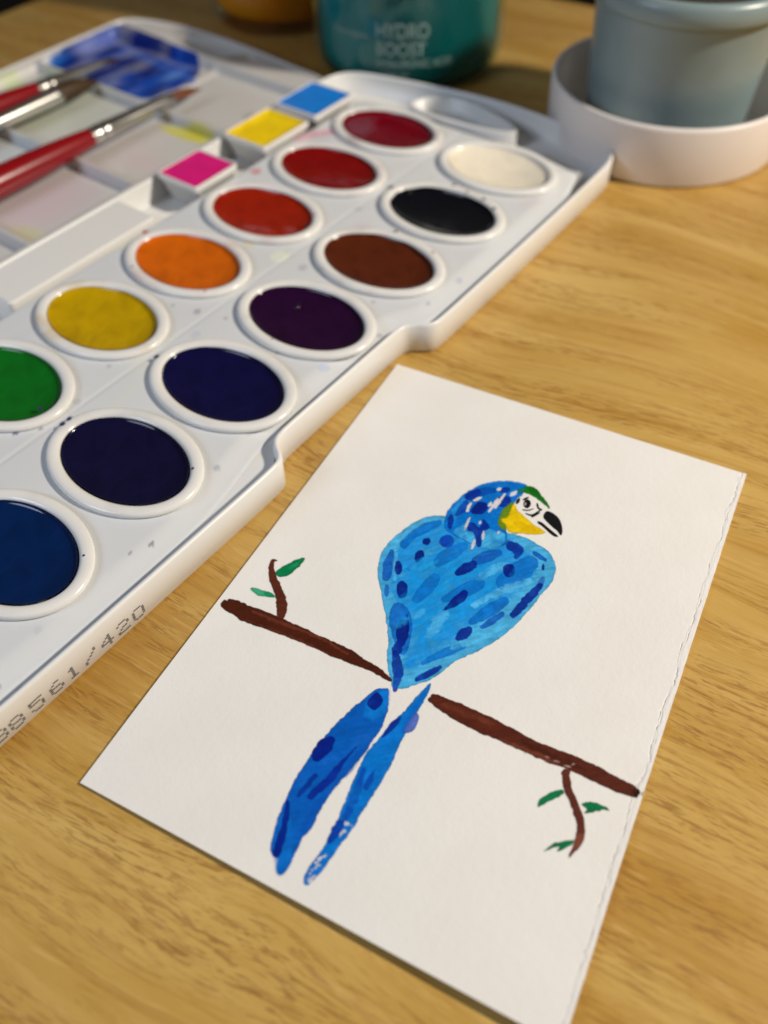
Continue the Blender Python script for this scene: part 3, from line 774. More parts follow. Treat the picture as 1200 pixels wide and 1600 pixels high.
PAINT = {
 'painted_bird_body': [
  ((78, 160, 210),0.97,0.22,0.2,[(38.14,49.02),(36.03,49.73),(33.25,52.19),(31.27,56.23),(29.61,60.81),(28.76,64.93),(29.08,68.4),(30.4,71.89),(32.49,75.49),(34.66,78.37),(37.01,81.62),(38.15,82.95),(39.92,85.81),(41.4,88.22),(42.85,91.09),(44,94.05),(45.74,96.63),(47.4,98.22),(48.53,100.05),(49.29,99.44),(51.09,98.78),(52.33,96.97),(55.55,93.94),(57.63,88.27),(59.96,84.88),(62.14,82.03),(65.16,76.97),(66.98,71.89),(68.32,66.41),(69.32,60.97),(70.33,56.53),(70.2,53.72),(69.61,51.69),(67.94,49.26),(65.29,47.56),(62.31,46.89),(59.39,46.48),(56.75,46.85),(55.09,47.36),(52.76,45.04),(49.48,42.81),(44.23,44.08),(40.7,47.12),(39.18,49.15)]),
  ((18, 124, 200),0.85,1.2,1.0,[(31.42,60.54),(34.92,55.7),(38.86,50.59),(44.47,49.11),(50.65,47.98),(55.61,48.65),(60.68,49.83),(64.12,51.74),(65.99,54.35),(65.58,58.01),(63.89,62.81),(62.22,67.52),(60.5,71.9),(58,76.33),(55.92,81.54),(53.89,86.63),(51.9,91.61),(49.2,94.91),(46.95,92.08),(46.11,85.88),(42.34,80.88),(37.59,77.75),(34.92,74.28),(32.49,68.5)]),
  ((0, 132, 205),0.6,1.5,1.5,[(36.48,68.89),(43.06,60.91),(52.33,58.73),(59.2,57.7),(60.37,65.11),(56.4,72.58),(53,79.87),(50.37,88.38),(46.22,84.27),(42.74,77.97)]),
  ((8, 78, 172),0.9,0.22,0.2,[(34.35,73.04),(33.25,69.12),(31.81,65.53),(31.58,65.08),(31.19,64.81),(30.72,64.85),(30.46,65.17),(30.44,65.64),(30.68,69.59),(32.45,73.58),(32.86,74.18),(33.46,74.46),(34.11,74.28),(34.41,73.74)]),
  ((8, 78, 172),0.8,0.22,0.2,[(35.95,76.61),(36.26,77.38),(36.39,78.05),(36.3,78.51),(36.02,78.64),(35.6,78.44),(35.13,77.94),(34.69,77.23),(34.37,76.46),(34.25,75.77),(34.33,75.31),(34.61,75.17),(35.04,75.38),(35.52,75.89)]),
  ((0, 100, 186),0.9,0.22,0.2,[(33.95,62.63),(34.37,59.43),(36.01,56.74),(38.51,52.43),(38.69,51.95),(38.59,51.38),(38.17,50.88),(37.7,50.75),(37.3,50.97),(33.57,54.14),(31.41,57.72),(31.62,62.04),(31.81,62.85),(32.36,63.47),(33.15,63.67),(33.72,63.33)]),
  ((0, 100, 186),0.8,0.22,0.2,[(43.89,76.23),(45.46,72.98),(45.65,68.72),(45.55,67.77),(45.01,66.98),(44.08,66.63),(43.35,66.94),(42.97,67.71),(41.84,71.49),(41.71,75.24),(41.74,76),(42.16,76.67),(42.9,77.01),(43.52,76.81)]),
  ((0, 100, 186),0.8,0.22,0.2,[(43.98,64.3),(45.98,61.82),(47.64,57.12),(47.82,56.29),(47.55,55.41),(46.83,54.75),(46.09,54.71),(45.52,55.19),(42.42,58.85),(41.62,62.53),(41.5,63.42),(41.86,64.31),(42.66,64.91),(43.43,64.86)]),
  ((0, 100, 186),0.85,0.22,0.2,[(49.66,73.62),(53.43,70.1),(55.85,66.5),(56.19,65.47),(55.95,64.32),(55.09,63.39),(54.11,63.24),(53.3,63.79),(50.63,67.21),(48.32,72.29),(48.15,72.81),(48.29,73.38),(48.75,73.84),(49.25,73.9)]),
  ((8, 78, 172),0.85,0.22,0.2,[(51.91,60.06),(54.45,57.98),(55.93,54.89),(56.15,54.29),(56.04,53.6),(55.56,53),(54.99,52.87),(54.5,53.16),(52.01,55),(50.25,58.03),(49.98,58.71),(50.11,59.52),(50.68,60.21),(51.34,60.37)]),
  ((0, 100, 186),0.85,0.22,0.2,[(61.09,63.49),(64.55,60.06),(65.46,55.05),(65.59,53.51),(64.98,52.06),(63.66,51.18),(62.43,51.42),(61.61,52.52),(59.47,55.99),(58.11,60.7),(57.81,61.92),(58.16,63.2),(59.18,64.15),(60.25,64.2)]),
  ((0, 100, 186),0.9,0.22,0.2,[(58.1,76.45),(61.05,72.98),(63.08,67.9),(63.24,67.07),(62.97,66.23),(62.26,65.65),(61.53,65.68),(60.99,66.21),(58.12,70.62),(56.62,75.26),(56.5,75.83),(56.69,76.41),(57.2,76.82),(57.71,76.8)]),
  ((0, 110, 200),0.9,0.22,0.2,[(52.04,91.39),(55.57,87.5),(58.83,83.48),(59.06,82.94),(58.96,82.33),(58.51,81.82),(57.97,81.72),(57.51,81.99),(53.98,85.88),(51.2,90.62),(51.1,90.94),(51.18,91.28),(51.47,91.54),(51.78,91.57)]),
  ((0, 92, 182),0.9,0.22,0.2,[(38.11,82.43),(38.92,77.65),(43.58,79.73),(46.27,85.29),(47.65,91.74),(44.34,90.36)]),
  ((95, 170, 215),0.7,0.6,0.5,[(54.89,63.76),(56.53,60.92),(58.91,57.36),(59.09,56.87),(59.01,56.3),(58.61,55.82),(58.15,55.72),(57.75,55.95),(54.7,59.16),(53.62,62.87),(53.57,63.36),(53.76,63.83),(54.2,64.13),(54.61,64.08)]),
  ((100, 172, 216),0.7,0.6,0.7,[(56.36,71.85),(60.97,65.5),(65.9,59.35),(66.09,58.9),(66.03,58.37),(65.69,57.91),(65.26,57.8),(64.89,58.01),(59.4,63.77),(55.48,71.05),(55.39,71.4),(55.49,71.76),(55.79,72.03),(56.11,72.05)]),
  ((95, 170, 215),0.6,0.8,0.8,[(50.91,83.71),(51.46,79.61),(51.42,77.07),(51.41,76.56),(51.15,76.12),(50.65,75.89),(50.24,76.02),(49.99,76.41),(48.64,78.8),(48.76,83.32),(48.93,84.04),(49.42,84.57),(50.15,84.7),(50.68,84.36)]),
  ((90, 168, 214),0.8,0.5,0.4,[(56.35,85.01),(61.03,80.56),(65.1,74.02),(65.22,73.65),(65.13,73.25),(64.82,72.94),(64.47,72.91),(64.19,73.12),(59.7,79.14),(55.61,84.15),(55.48,84.45),(55.53,84.79),(55.78,85.09),(56.08,85.15)]),
  ((100, 175, 216),0.7,0.5,0.2,[(35.83,72.66),(34.46,69.93),(32.82,65.44),(32.67,65.2),(32.43,65.07),(32.17,65.14),(32.05,65.36),(32.07,65.64),(33.56,70.29),(35.36,72.96),(35.5,73.1),(35.67,73.13),(35.83,73.03),(35.88,72.86)]),
  ((100, 175, 216),0.7,0.4,0.2,[(33.66,53.41),(31.7,56.77),(30.71,62.48),(30.73,62.67),(30.84,62.84),(31.03,62.93),(31.18,62.89),(31.27,62.74),(32.61,57.34),(34.22,53.89),(34.26,53.68),(34.18,53.46),(33.99,53.29),(33.8,53.28)]),
  ((2, 24, 124),0.97,0.22,0.2,[(35.56,68.76),(35.9,69.68),(36,70.51),(35.82,71.07),(35.42,71.27),(34.87,71.07),(34.26,70.49),(33.74,69.66),(33.39,68.73),(33.29,67.9),(33.46,67.32),(33.87,67.12),(34.43,67.33),(35.04,67.92)]),
  ((2, 24, 124),0.97,0.22,0.2,[(39.68,74.21),(40.07,75.33),(40.14,76.34),(39.88,77.05),(39.34,77.31),(38.62,77.09),(37.86,76.42),(37.22,75.42),(36.81,74.3),(36.73,73.27),(36.99,72.54),(37.54,72.27),(38.27,72.51),(39.03,73.2)]),
  ((2, 24, 124),0.97,0.22,0.2,[(38.98,63.74),(39.01,64.59),(38.81,65.29),(38.44,65.68),(37.95,65.69),(37.45,65.32),(37.03,64.65),(36.78,63.79),(36.74,62.93),(36.93,62.23),(37.31,61.83),(37.81,61.82),(38.31,62.19),(38.73,62.88)]),
  ((2, 24, 124),0.97,0.22,0.2,[(38.19,57.9),(38.42,58.35),(38.46,58.88),(38.3,59.4),(37.97,59.81),(37.54,60.01),(37.08,59.99),(36.7,59.73),(36.47,59.29),(36.43,58.75),(36.59,58.23),(36.92,57.82),(37.35,57.61),(37.81,57.64)]),
  ((2, 24, 124),0.97,0.22,0.2,[(61.01,57.38),(61.2,58.3),(61.07,59.17),(60.64,59.82),(60.01,60.13),(59.29,60.04),(58.63,59.57),(58.15,58.8),(57.95,57.88),(58.08,57),(58.5,56.34),(59.14,56.02),(59.87,56.12),(60.54,56.6)]),
  ((2, 24, 124),0.97,0.22,0.2,[(67.17,53.18),(67.29,53.63),(67.32,54.02),(67.26,54.28),(67.11,54.35),(66.9,54.23),(66.68,53.93),(66.49,53.52),(66.36,53.07),(66.33,52.68),(66.4,52.42),(66.55,52.34),(66.75,52.47),(66.98,52.77)]),
  ((8, 60, 165),0.9,0.22,0.2,[(43.45,55.01),(43.83,55.87),(43.85,56.85),(43.49,57.75),(42.85,58.39),(42.03,58.65),(41.21,58.48),(40.54,57.91),(40.15,57.05),(40.12,56.06),(40.47,55.16),(41.12,54.51),(41.95,54.24),(42.78,54.42)]),
  ((8, 60, 165),0.9,0.22,0.2,[(39.71,56.16),(42.93,53.77),(43.43,56.49),(42.28,59.19)]),
  ((2, 24, 124),0.97,0.22,0.2,[(49.17,64.93),(50.86,63.41),(51.91,61.37),(52.12,60.64),(51.92,59.83),(51.29,59.19),(50.61,59.12),(50.07,59.52),(48.62,61.29),(47.96,63.85),(47.86,64.32),(48.01,64.82),(48.42,65.18),(48.85,65.2)]),
  ((4, 36, 140),0.95,0.22,0.2,[(55.42,49.36),(58.93,48.87),(60.68,49.83),(60.88,51.54),(60.41,53.86),(59.17,54.18),(58.67,52.33),(56.44,51.92)]),
  ((8, 78, 172),0.95,0.22,0.2,[(63.29,50.71),(64.56,51.34),(65.53,51.54),(66.51,51.58),(66.77,51.54),(66.96,51.31),(66.99,50.92),(66.85,50.61),(66.6,50.44),(65.65,50.01),(64.68,49.72),(63.36,49.73),(63.13,49.76),(62.97,49.96),(62.94,50.29),(63.07,50.56)]),
  ((40, 85, 170),0.8,0.22,0.2,[(67.48,56.56),(67.27,57.67),(67.19,58.5),(67.56,59.34),(67.67,59.7),(67.92,59.94),(68.27,59.94),(68.5,59.72),(68.57,59.35),(68.85,58.53),(68.69,57.7),(68.36,56.58),(68.27,56.26),(68.05,56.06),(67.75,56.05),(67.55,56.25)]),
  ((4, 36, 140),0.97,0.22,0.25,[(67.41,58.65),(65.72,63.26),(64.47,69.4),(64.47,70.03),(64.77,70.57),(65.34,70.83),(65.83,70.66),(66.13,70.18),(68.08,64.39),(68.91,59.38),(68.91,58.8),(68.64,58.29),(68.13,58.03),(67.68,58.19)]),
  ((2, 24, 124),0.97,0.22,0.2,[(49.68,76.44),(50.36,72),(51.84,68.2),(53.22,68.08),(53.77,70.59),(52.36,73.48),(50.4,76.08)]),
  ((4, 36, 140),0.96,0.22,0.2,[(56.99,81.86),(57.95,80.93),(58.29,79.99),(58.4,78.9),(58.47,78.28),(58.22,77.7),(57.65,77.35),(57.12,77.43),(56.75,77.86),(56.1,78.62),(55.68,79.52),(55.64,81.03),(55.59,81.53),(55.8,82),(56.26,82.28),(56.7,82.21)]),
  ((4, 36, 140),0.96,0.22,0.2,[(52.78,95.8),(54.94,93.51),(56.23,90.63),(56.31,90.29),(56.19,89.95),(55.88,89.71),(55.56,89.71),(55.32,89.92),(53.5,92.29),(51.89,94.97),(51.77,95.31),(51.86,95.67),(52.17,95.96),(52.5,95.99)]),
  ((8, 78, 172),0.9,0.22,0.2,[(60.52,76.48),(62.36,74.09),(63.44,71.15),(63.51,70.69),(63.34,70.25),(62.95,69.97),(62.56,70.01),(62.28,70.31),(60.83,72.9),(59.63,75.72),(59.55,76.07),(59.65,76.43),(59.96,76.69),(60.28,76.69)]),
  ((2, 24, 124),0.95,0.22,0.2,[(42.13,83.78),(42.54,85.95),(43.1,87.46),(44.31,88.73),(44.64,89.18),(45.13,89.37),(45.65,89.19),(45.89,88.74),(45.84,88.19),(45.9,86.48),(45.29,84.98),(44.14,83.08),(43.7,82.47),(43.06,82.21),(42.37,82.45),(42.05,83.05)]),
  ((2, 24, 124),0.85,0.22,0.2,[(42.49,80.82),(43.21,82.62),(43.85,83.9),(44.59,85.1),(44.8,85.32),(45.06,85.38),(45.32,85.24),(45.41,84.97),(45.34,84.68),(44.74,83.4),(44.02,82.16),(42.91,80.58),(42.8,80.46),(42.65,80.42),(42.5,80.51),(42.45,80.65)]),
  ((4, 36, 140),0.93,0.22,0.2,[(43.75,88.72),(43.55,89.98),(43.61,90.91),(44.3,91.81),(44.5,92.27),(44.9,92.55),(45.41,92.53),(45.72,92.21),(45.79,91.74),(46.22,90.8),(46.02,89.88),(45.47,88.65),(45.24,88.12),(44.78,87.78),(44.19,87.81),(43.83,88.17)]),
  ((4, 36, 140),0.93,0.22,0.2,[(44.41,91.99),(45.22,94.12),(46.09,95.49),(47.2,96.64),(47.78,97.1),(48.46,97.14),(49.06,96.67),(49.21,95.97),(48.96,95.27),(48.21,93.83),(47.2,92.56),(45.48,91.15),(45.12,90.87),(44.7,90.84),(44.34,91.13),(44.25,91.56)]),
  ((14, 60, 165),0.9,0.22,0.2,[(47.01,95.79),(47.34,97.61),(47.82,98.91),(48.65,100.12),(48.8,100.36),(49.05,100.48),(49.33,100.41),(49.48,100.2),(49.49,99.92),(49.57,98.5),(49.3,97.15),(48.62,95.41),(48.33,94.94),(47.85,94.7),(47.3,94.82),(47.01,95.24)]),
  ((0, 112, 192),0.37830149116328604,0.6,0.45,[(39.61,77.44),(41.02,75.37),(42.03,72.96),(42.09,72.68),(41.99,72.4),(41.73,72.19),(41.48,72.19),(41.29,72.35),(39.83,74.42),(38.79,76.79),(38.73,77.09),(38.84,77.4),(39.13,77.62),(39.41,77.62)]),
  ((0, 112, 192),0.579086342952138,0.3,0.45,[(38.11,68.74),(39.03,66.6),(39.51,64.11),(39.53,63.93),(39.45,63.75),(39.28,63.62),(39.12,63.64),(39.01,63.76),(37.63,65.61),(36.72,67.77),(36.67,68.28),(36.88,68.77),(37.36,69.1),(37.8,69.07)]),
  ((96, 172, 216),0.40236409562377945,0.3,0.45,[(45.14,81.07),(45.91,80.02),(46.23,78.73),(46.23,78.22),(45.97,77.77),(45.48,77.53),(45.06,77.64),(44.8,78.02),(44.38,79.26),(44.42,80.72),(44.42,80.97),(44.56,81.2),(44.8,81.31),(45.01,81.26)]),
  ((0, 112, 192),0.41595298473749254,0.6,0.45,[(61.15,59.39),(62.02,57.85),(62.35,55.94),(62.38,55.6),(62.25,55.27),(61.96,55.08),(61.68,55.12),(61.5,55.36),(60.56,56.88),(60.16,58.74),(60.13,59.13),(60.29,59.5),(60.62,59.72),(60.93,59.66)]),
  ((40, 150, 210),0.4701862966575097,0.6,0.45,[(42.49,84.99),(43.34,83.68),(43.79,82.11),(43.83,81.78),(43.67,81.45),(43.35,81.25),(43.04,81.29),(42.84,81.52),(42.08,82.91),(41.74,84.53),(41.71,84.79),(41.83,85.04),(42.09,85.2),(42.33,85.17)]),
  ((40, 150, 210),0.5612202223470324,0.5,0.45,[(39.99,67.81),(41.72,65.96),(43.01,63.64),(43.1,63.34),(43.02,63),(42.75,62.73),(42.46,62.69),(42.23,62.85),(40.54,64.77),(39.3,67.13),(39.23,67.39),(39.3,67.68),(39.54,67.91),(39.79,67.95)]),
  ((40, 150, 210),0.5731777729926665,0.6,0.45,[(38.21,68.16),(39.5,66.1),(40.38,63.73),(40.43,63.36),(40.28,63),(39.94,62.75),(39.62,62.76),(39.4,63),(38.22,65.17),(37.47,67.63),(37.44,67.9),(37.55,68.17),(37.8,68.35),(38.04,68.34)]),
  ((40, 150, 210),0.4782200135492301,0.5,0.45,[(56.12,49.56),(57.1,46.78),(57.69,43.7),(57.7,43.5),(57.62,43.31),(57.44,43.2),(57.29,43.23),(57.19,43.37),(55.91,46),(55.05,48.87),(55.03,49.3),(55.21,49.69),(55.58,49.92),(55.91,49.86)]),
  ((0, 112, 192),0.5302837600729886,0.6,0.45,[(44.96,68.05),(45.67,66.8),(45.95,65.29),(45.96,64.92),(45.78,64.57),(45.43,64.37),(45.12,64.44),(44.93,64.71),(44.32,66.04),(44.16,67.6),(44.16,67.89),(44.3,68.16),(44.57,68.31),(44.81,68.26)]),
  ((0, 112, 192),0.535139623645619,0.6,0.45,[(48.69,94.43),(49.54,92.88),(50.01,91.07),(50.04,90.9),(49.96,90.73),(49.8,90.62),(49.64,90.64),(49.52,90.76),(48.46,92.19),(47.78,93.85),(47.73,94.17),(47.87,94.49),(48.18,94.68),(48.48,94.65)]),
  ((0, 96, 184),0.43354632340079036,0.6,0.45,[(43.53,56.47),(44.75,53.98),(45.48,51.16),(45.49,50.58),(45.21,50.04),(44.69,49.73),(44.23,49.84),(43.95,50.26),(43.11,53.02),(42.77,56.04),(42.77,56.33),(42.91,56.59),(43.17,56.73),(43.39,56.68)]),
  ((0, 96, 184),0.4237032315529927,0.3,0.45,[(55.2,53.43),(56.15,51.72),(56.47,49.59),(56.5,49.19),(56.33,48.81),(55.99,48.58),(55.67,48.64),(55.46,48.91),(54.45,50.6),(54.07,52.69),(54.05,53.13),(54.23,53.55),(54.62,53.8),(54.97,53.74)]),
  ('erase',0.85,0.25,0.2,[(45.07,51.17),(44.9,49.18),(44.67,46.82),(44.6,46.56),(44.43,46.38),(44.19,46.34),(44.02,46.47),(43.97,46.7),(43.88,49.12),(44.43,51.21),(44.53,51.43),(44.7,51.57),(44.92,51.56),(45.05,51.4)]),
  ('erase',0.85,0.25,0.2,[(43.21,44.63),(43.05,43.36),(42.9,42.19),(42.87,42.01),(42.77,41.86),(42.6,41.79),(42.47,41.86),(42.41,42.01),(42.01,43.21),(42.36,44.69),(42.5,44.99),(42.73,45.17),(43.02,45.15),(43.19,44.94)]),
  ('erase',0.85,0.25,0.2,[(48.28,42.7),(48.68,40.36),(48.7,37.56),(48.66,37.29),(48.5,37.07),(48.26,37),(48.08,37.1),(48,37.33),(47.65,40.02),(47.61,42.47),(47.65,42.73),(47.8,42.93),(48.02,43),(48.19,42.91)]),
  ('erase',0.85,0.25,0.2,[(49.34,40.61),(49.62,37.92),(49.58,35.17),(49.56,34.98),(49.45,34.83),(49.28,34.77),(49.16,34.84),(49.1,35),(48.58,37.57),(48.48,40.35),(48.54,40.67),(48.73,40.93),(49.02,41.02),(49.24,40.89)]),
  ('erase',0.85,0.25,0.2,[(51.31,34.94),(51.83,34.4),(52.05,33.83),(52.18,33.19),(52.23,32.93),(52.14,32.66),(51.93,32.46),(51.72,32.46),(51.57,32.61),(51.18,33.03),(50.89,33.52),(50.72,34.4),(50.68,34.64),(50.76,34.89),(50.96,35.08),(51.16,35.08)]),
  ('erase',0.85,0.25,0.2,[(50.49,51.53),(50.26,50.54),(49.98,49.83),(49.51,49.19),(49.42,49.04),(49.28,48.98),(49.13,49.03),(49.06,49.17),(49.08,49.34),(49.1,50.15),(49.31,50.88),(49.73,51.8),(49.89,52.06),(50.14,52.17),(50.4,52.08),(50.52,51.84)]),
  ('erase',0.85,0.25,0.2,[(49.12,55.64),(49.12,54.55),(48.93,53.75),(48.65,52.95),(48.54,52.72),(48.36,52.58),(48.13,52.6),(48,52.77),(47.98,53.01),(48,53.84),(48.11,54.65),(48.5,55.7),(48.59,55.92),(48.77,56.05),(48.98,56.03),(49.1,55.87)]),
  ('erase',0.85,0.25,0.2,[(53.16,48.53),(53.33,48.3),(53.34,48.06),(53.17,47.72),(53.16,47.55),(53.08,47.39),(52.93,47.31),(52.8,47.35),(52.72,47.48),(52.43,47.56),(52.33,47.76),(52.36,48.1),(52.37,48.41),(52.51,48.68),(52.78,48.83),(53.02,48.76)]),
  ('erase',0.85,0.25,0.2,[(43.09,41.15),(43.83,40.67),(44.24,40.11),(44.57,39.45),(44.66,39.22),(44.62,38.95),(44.44,38.71),(44.23,38.64),(44.04,38.74),(43.49,39.11),(43.01,39.59),(42.58,40.48),(42.5,40.69),(42.54,40.95),(42.71,41.18),(42.92,41.24)]),
  ('erase',0.85,0.25,0.2,[(47.59,40.81),(47.73,40.36),(47.7,39.98),(47.48,39.53),(47.44,39.35),(47.33,39.2),(47.17,39.15),(47.04,39.22),(46.99,39.38),(46.71,39.67),(46.65,40.03),(46.73,40.55),(46.79,40.88),(46.98,41.13),(47.27,41.22),(47.49,41.09)]),
  ('erase',0.85,0.25,0.2,[(47.32,34.85),(47.79,34.65),(47.99,34.31),(48.11,33.87),(48.19,33.64),(48.15,33.36),(47.96,33.12),(47.74,33.06),(47.56,33.17),(47.22,33.32),(46.95,33.58),(46.8,34.18),(46.72,34.4),(46.77,34.66),(46.94,34.89),(47.15,34.95)]),
  ('erase',0.85,0.25,0.2,[(46.87,46.7),(46.77,47.06),(46.82,47.35),(47.07,47.68),(47.12,47.85),(47.24,47.98),(47.4,48.01),(47.51,47.92),(47.55,47.76),(47.79,47.52),(47.83,47.24),(47.72,46.84),(47.64,46.53),(47.43,46.31),(47.14,46.26),(46.94,46.41)]),
  ('erase',1.0,0.22,0.2,[(52.91,36.87),(53.3,34.64),(54.29,32.84),(60.74,34.47),(64.64,39.6),(62.32,44.31),(55.23,46.97)]),
 ],
 'painted_bird_head': [
  ((0, 104, 190),0.98,0.4,0.2,[(38.62,50.07),(38.22,47.03),(38.63,43.54),(39.57,40.07),(41.75,35.95),(44.32,32.63),(47.5,30.73),(50.91,29.41),(54.33,29.45),(53.98,32.34),(52.9,34.55),(52.95,36.52),(52.72,39.59),(52.91,43.06),(53.97,45.71),(54.79,47.19),(56.04,50.9),(54.31,52.36),(51.96,52.29),(50.66,54.76),(46.7,54.27),(42.69,53.76),(40.03,53.19)]),
  ((45, 140, 205),0.7,0.6,0.2,[(38.7,48.1),(39.27,43.89),(40.38,39.68),(42.69,35.83),(42.6,40.26),(41.26,46.19),(41.61,52.42)]),
  ((75, 160, 210),0.9,0.5,0.2,[(41.56,53.38),(44.24,48.59),(48.18,48.87),(51.43,47.59),(54.6,47.29),(55.43,49.97),(54.51,52.86),(50.66,54.76),(45.7,54.14)]),
  ((0, 105, 190),0.8,0.4,0.2,[(48.68,43.2),(51.39,39.26),(51.72,43.64),(52.22,47.2),(53.42,47.86),(50.86,48.5)]),
  ((0, 70, 165),0.9,0.22,0.2,[(41.39,41.24),(43.74,38.75),(46.81,36.05),(47.11,35.61),(47.13,34.97),(46.79,34.31),(46.3,34.01),(45.82,34.11),(42,36.13),(40.09,39.77),(39.93,40.3),(40.07,40.9),(40.52,41.4),(41,41.5)]),
  ((4, 36, 140),0.9,0.22,0.2,[(40.37,41.36),(40.02,38.84),(42.69,35.83),(43.99,38.92),(42.26,41.76)]),
  ((8, 55, 160),0.9,0.22,0.2,[(41.26,47.62),(42.25,46),(42.49,43.16),(42.38,42.41),(41.94,41.8),(41.25,41.55),(40.73,41.81),(40.49,42.44),(40.2,45.11),(40.37,47.15),(40.39,47.48),(40.56,47.78),(40.86,47.94),(41.12,47.86)]),
  ((4, 36, 140),0.95,0.22,0.2,[(41.11,49.91),(41.45,51.05),(41.57,52.02),(41.45,52.62),(41.12,52.73),(40.64,52.35),(40.11,51.53),(39.62,50.44),(39.27,49.29),(39.15,48.31),(39.26,47.69),(39.6,47.58),(40.08,47.97),(40.63,48.81)]),
  ((2, 24, 124),0.97,0.22,0.2,[(43.32,44.21),(43.71,41.71),(44.86,39.82),(47.04,40.41),(47.43,42.51),(46.4,44.64),(44.29,45.35)]),
  ((4, 36, 140),0.95,0.22,0.2,[(51.48,36.15),(51.83,37.06),(51.82,38.07),(51.46,38.99),(50.81,39.64),(50.01,39.9),(49.2,39.7),(48.56,39.1),(48.2,38.2),(48.2,37.18),(48.57,36.25),(49.22,35.59),(50.03,35.33),(50.84,35.54)]),
  ((4, 36, 140),0.9,0.22,0.2,[(49.99,32.88),(50.1,33.39),(49.94,33.99),(49.55,34.58),(49,35.02),(48.41,35.24),(47.88,35.19),(47.53,34.88),(47.42,34.38),(47.58,33.77),(47.97,33.18),(48.52,32.74),(49.12,32.52),(49.64,32.57)]),
  ((4, 36, 140),0.96,0.22,0.2,[(44.47,49.11),(45.71,47.55),(48.29,49.13),(47.02,44.98),(50.21,46.93),(50.25,48.17),(48.75,49.66),(50.83,54.07),(49.52,54.83),(47.29,50.69),(45.37,51.19)]),
  ('erase',0.9,0.25,0.2,[(45.07,51.17),(44.9,49.18),(44.67,46.82),(44.6,46.56),(44.43,46.38),(44.19,46.34),(44.02,46.47),(43.97,46.7),(43.88,49.12),(44.43,51.21),(44.53,51.43),(44.7,51.57),(44.92,51.56),(45.05,51.4)]),
  ('erase',0.9,0.25,0.2,[(43.21,44.63),(43.05,43.36),(42.9,42.19),(42.87,42.01),(42.77,41.86),(42.6,41.79),(42.47,41.86),(42.41,42.01),(42.01,43.21),(42.36,44.69),(42.5,44.99),(42.73,45.17),(43.02,45.15),(43.19,44.94)]),
  ('erase',0.9,0.25,0.2,[(48.28,42.7),(48.68,40.36),(48.7,37.56),(48.66,37.29),(48.5,37.07),(48.26,37),(48.08,37.1),(48,37.33),(47.65,40.02),(47.61,42.47),(47.65,42.73),(47.8,42.93),(48.02,43),(48.19,42.91)]),
  ('erase',0.9,0.25,0.2,[(49.34,40.61),(49.62,37.92),(49.58,35.17),(49.56,34.98),(49.45,34.83),(49.28,34.77),(49.16,34.84),(49.1,35),(48.58,37.57),(48.48,40.35),(48.54,40.67),(48.73,40.93),(49.02,41.02),(49.24,40.89)]),
  ('erase',0.9,0.25,0.2,[(51.31,34.94),(51.83,34.4),(52.05,33.83),(52.18,33.19),(52.23,32.93),(52.14,32.66),(51.93,32.46),(51.72,32.46),(51.57,32.61),(51.18,33.03),(50.89,33.52),(50.72,34.4),(50.68,34.64),(50.76,34.89),(50.96,35.08),(51.16,35.08)]),
  ('erase',0.9,0.25,0.2,[(50.49,51.53),(50.26,50.54),(49.98,49.83),(49.51,49.19),(49.42,49.04),(49.28,48.98),(49.13,49.03),(49.06,49.17),(49.08,49.34),(49.1,50.15),(49.31,50.88),(49.73,51.8),(49.89,52.06),(50.14,52.17),(50.4,52.08),(50.52,51.84)]),
  ('erase',0.9,0.25,0.2,[(49.12,55.64),(49.12,54.55),(48.93,53.75),(48.65,52.95),(48.54,52.72),(48.36,52.58),(48.13,52.6),(48,52.77),(47.98,53.01),(48,53.84),(48.11,54.65),(48.5,55.7),(48.59,55.92),(48.77,56.05),(48.98,56.03),(49.1,55.87)]),
  ('erase',0.9,0.25,0.2,[(53.16,48.53),(53.33,48.3),(53.34,48.06),(53.17,47.72),(53.16,47.55),(53.08,47.39),(52.93,47.31),(52.8,47.35),(52.72,47.48),(52.43,47.56),(52.33,47.76),(52.36,48.1),(52.37,48.41),(52.51,48.68),(52.78,48.83),(53.02,48.76)]),
  ('erase',0.9,0.25,0.2,[(43.09,41.15),(43.83,40.67),(44.24,40.11),(44.57,39.45),(44.66,39.22),(44.62,38.95),(44.44,38.71),(44.23,38.64),(44.04,38.74),(43.49,39.11),(43.01,39.59),(42.58,40.48),(42.5,40.69),(42.54,40.95),(42.71,41.18),(42.92,41.24)]),
  ('erase',0.9,0.25,0.2,[(47.59,40.81),(47.73,40.36),(47.7,39.98),(47.48,39.53),(47.44,39.35),(47.33,39.2),(47.17,39.15),(47.04,39.22),(46.99,39.38),(46.71,39.67),(46.65,40.03),(46.73,40.55),(46.79,40.88),(46.98,41.13),(47.27,41.22),(47.49,41.09)]),
  ('erase',0.9,0.25,0.2,[(47.32,34.85),(47.79,34.65),(47.99,34.31),(48.11,33.87),(48.19,33.64),(48.15,33.36),(47.96,33.12),(47.74,33.06),(47.56,33.17),(47.22,33.32),(46.95,33.58),(46.8,34.18),(46.72,34.4),(46.77,34.66),(46.94,34.89),(47.15,34.95)]),
  ('erase',0.9,0.25,0.2,[(46.87,46.7),(46.77,47.06),(46.82,47.35),(47.07,47.68),(47.12,47.85),(47.24,47.98),(47.4,48.01),(47.51,47.92),(47.55,47.76),(47.79,47.52),(47.83,47.24),(47.72,46.84),(47.64,46.53),(47.43,46.31),(47.14,46.26),(46.94,46.41)]),
  ('erase',1.0,0.22,0.2,[(53.17,36.74),(53.3,34.64),(54.29,32.84),(55.26,32.07),(56.84,32.91),(59.15,33.52),(60.74,34.47),(61.19,38.23),(60.51,39.97),(60,41.33),(57.38,40.38),(55.09,39.25)]),
 ],
 'painted_bird_crown': [
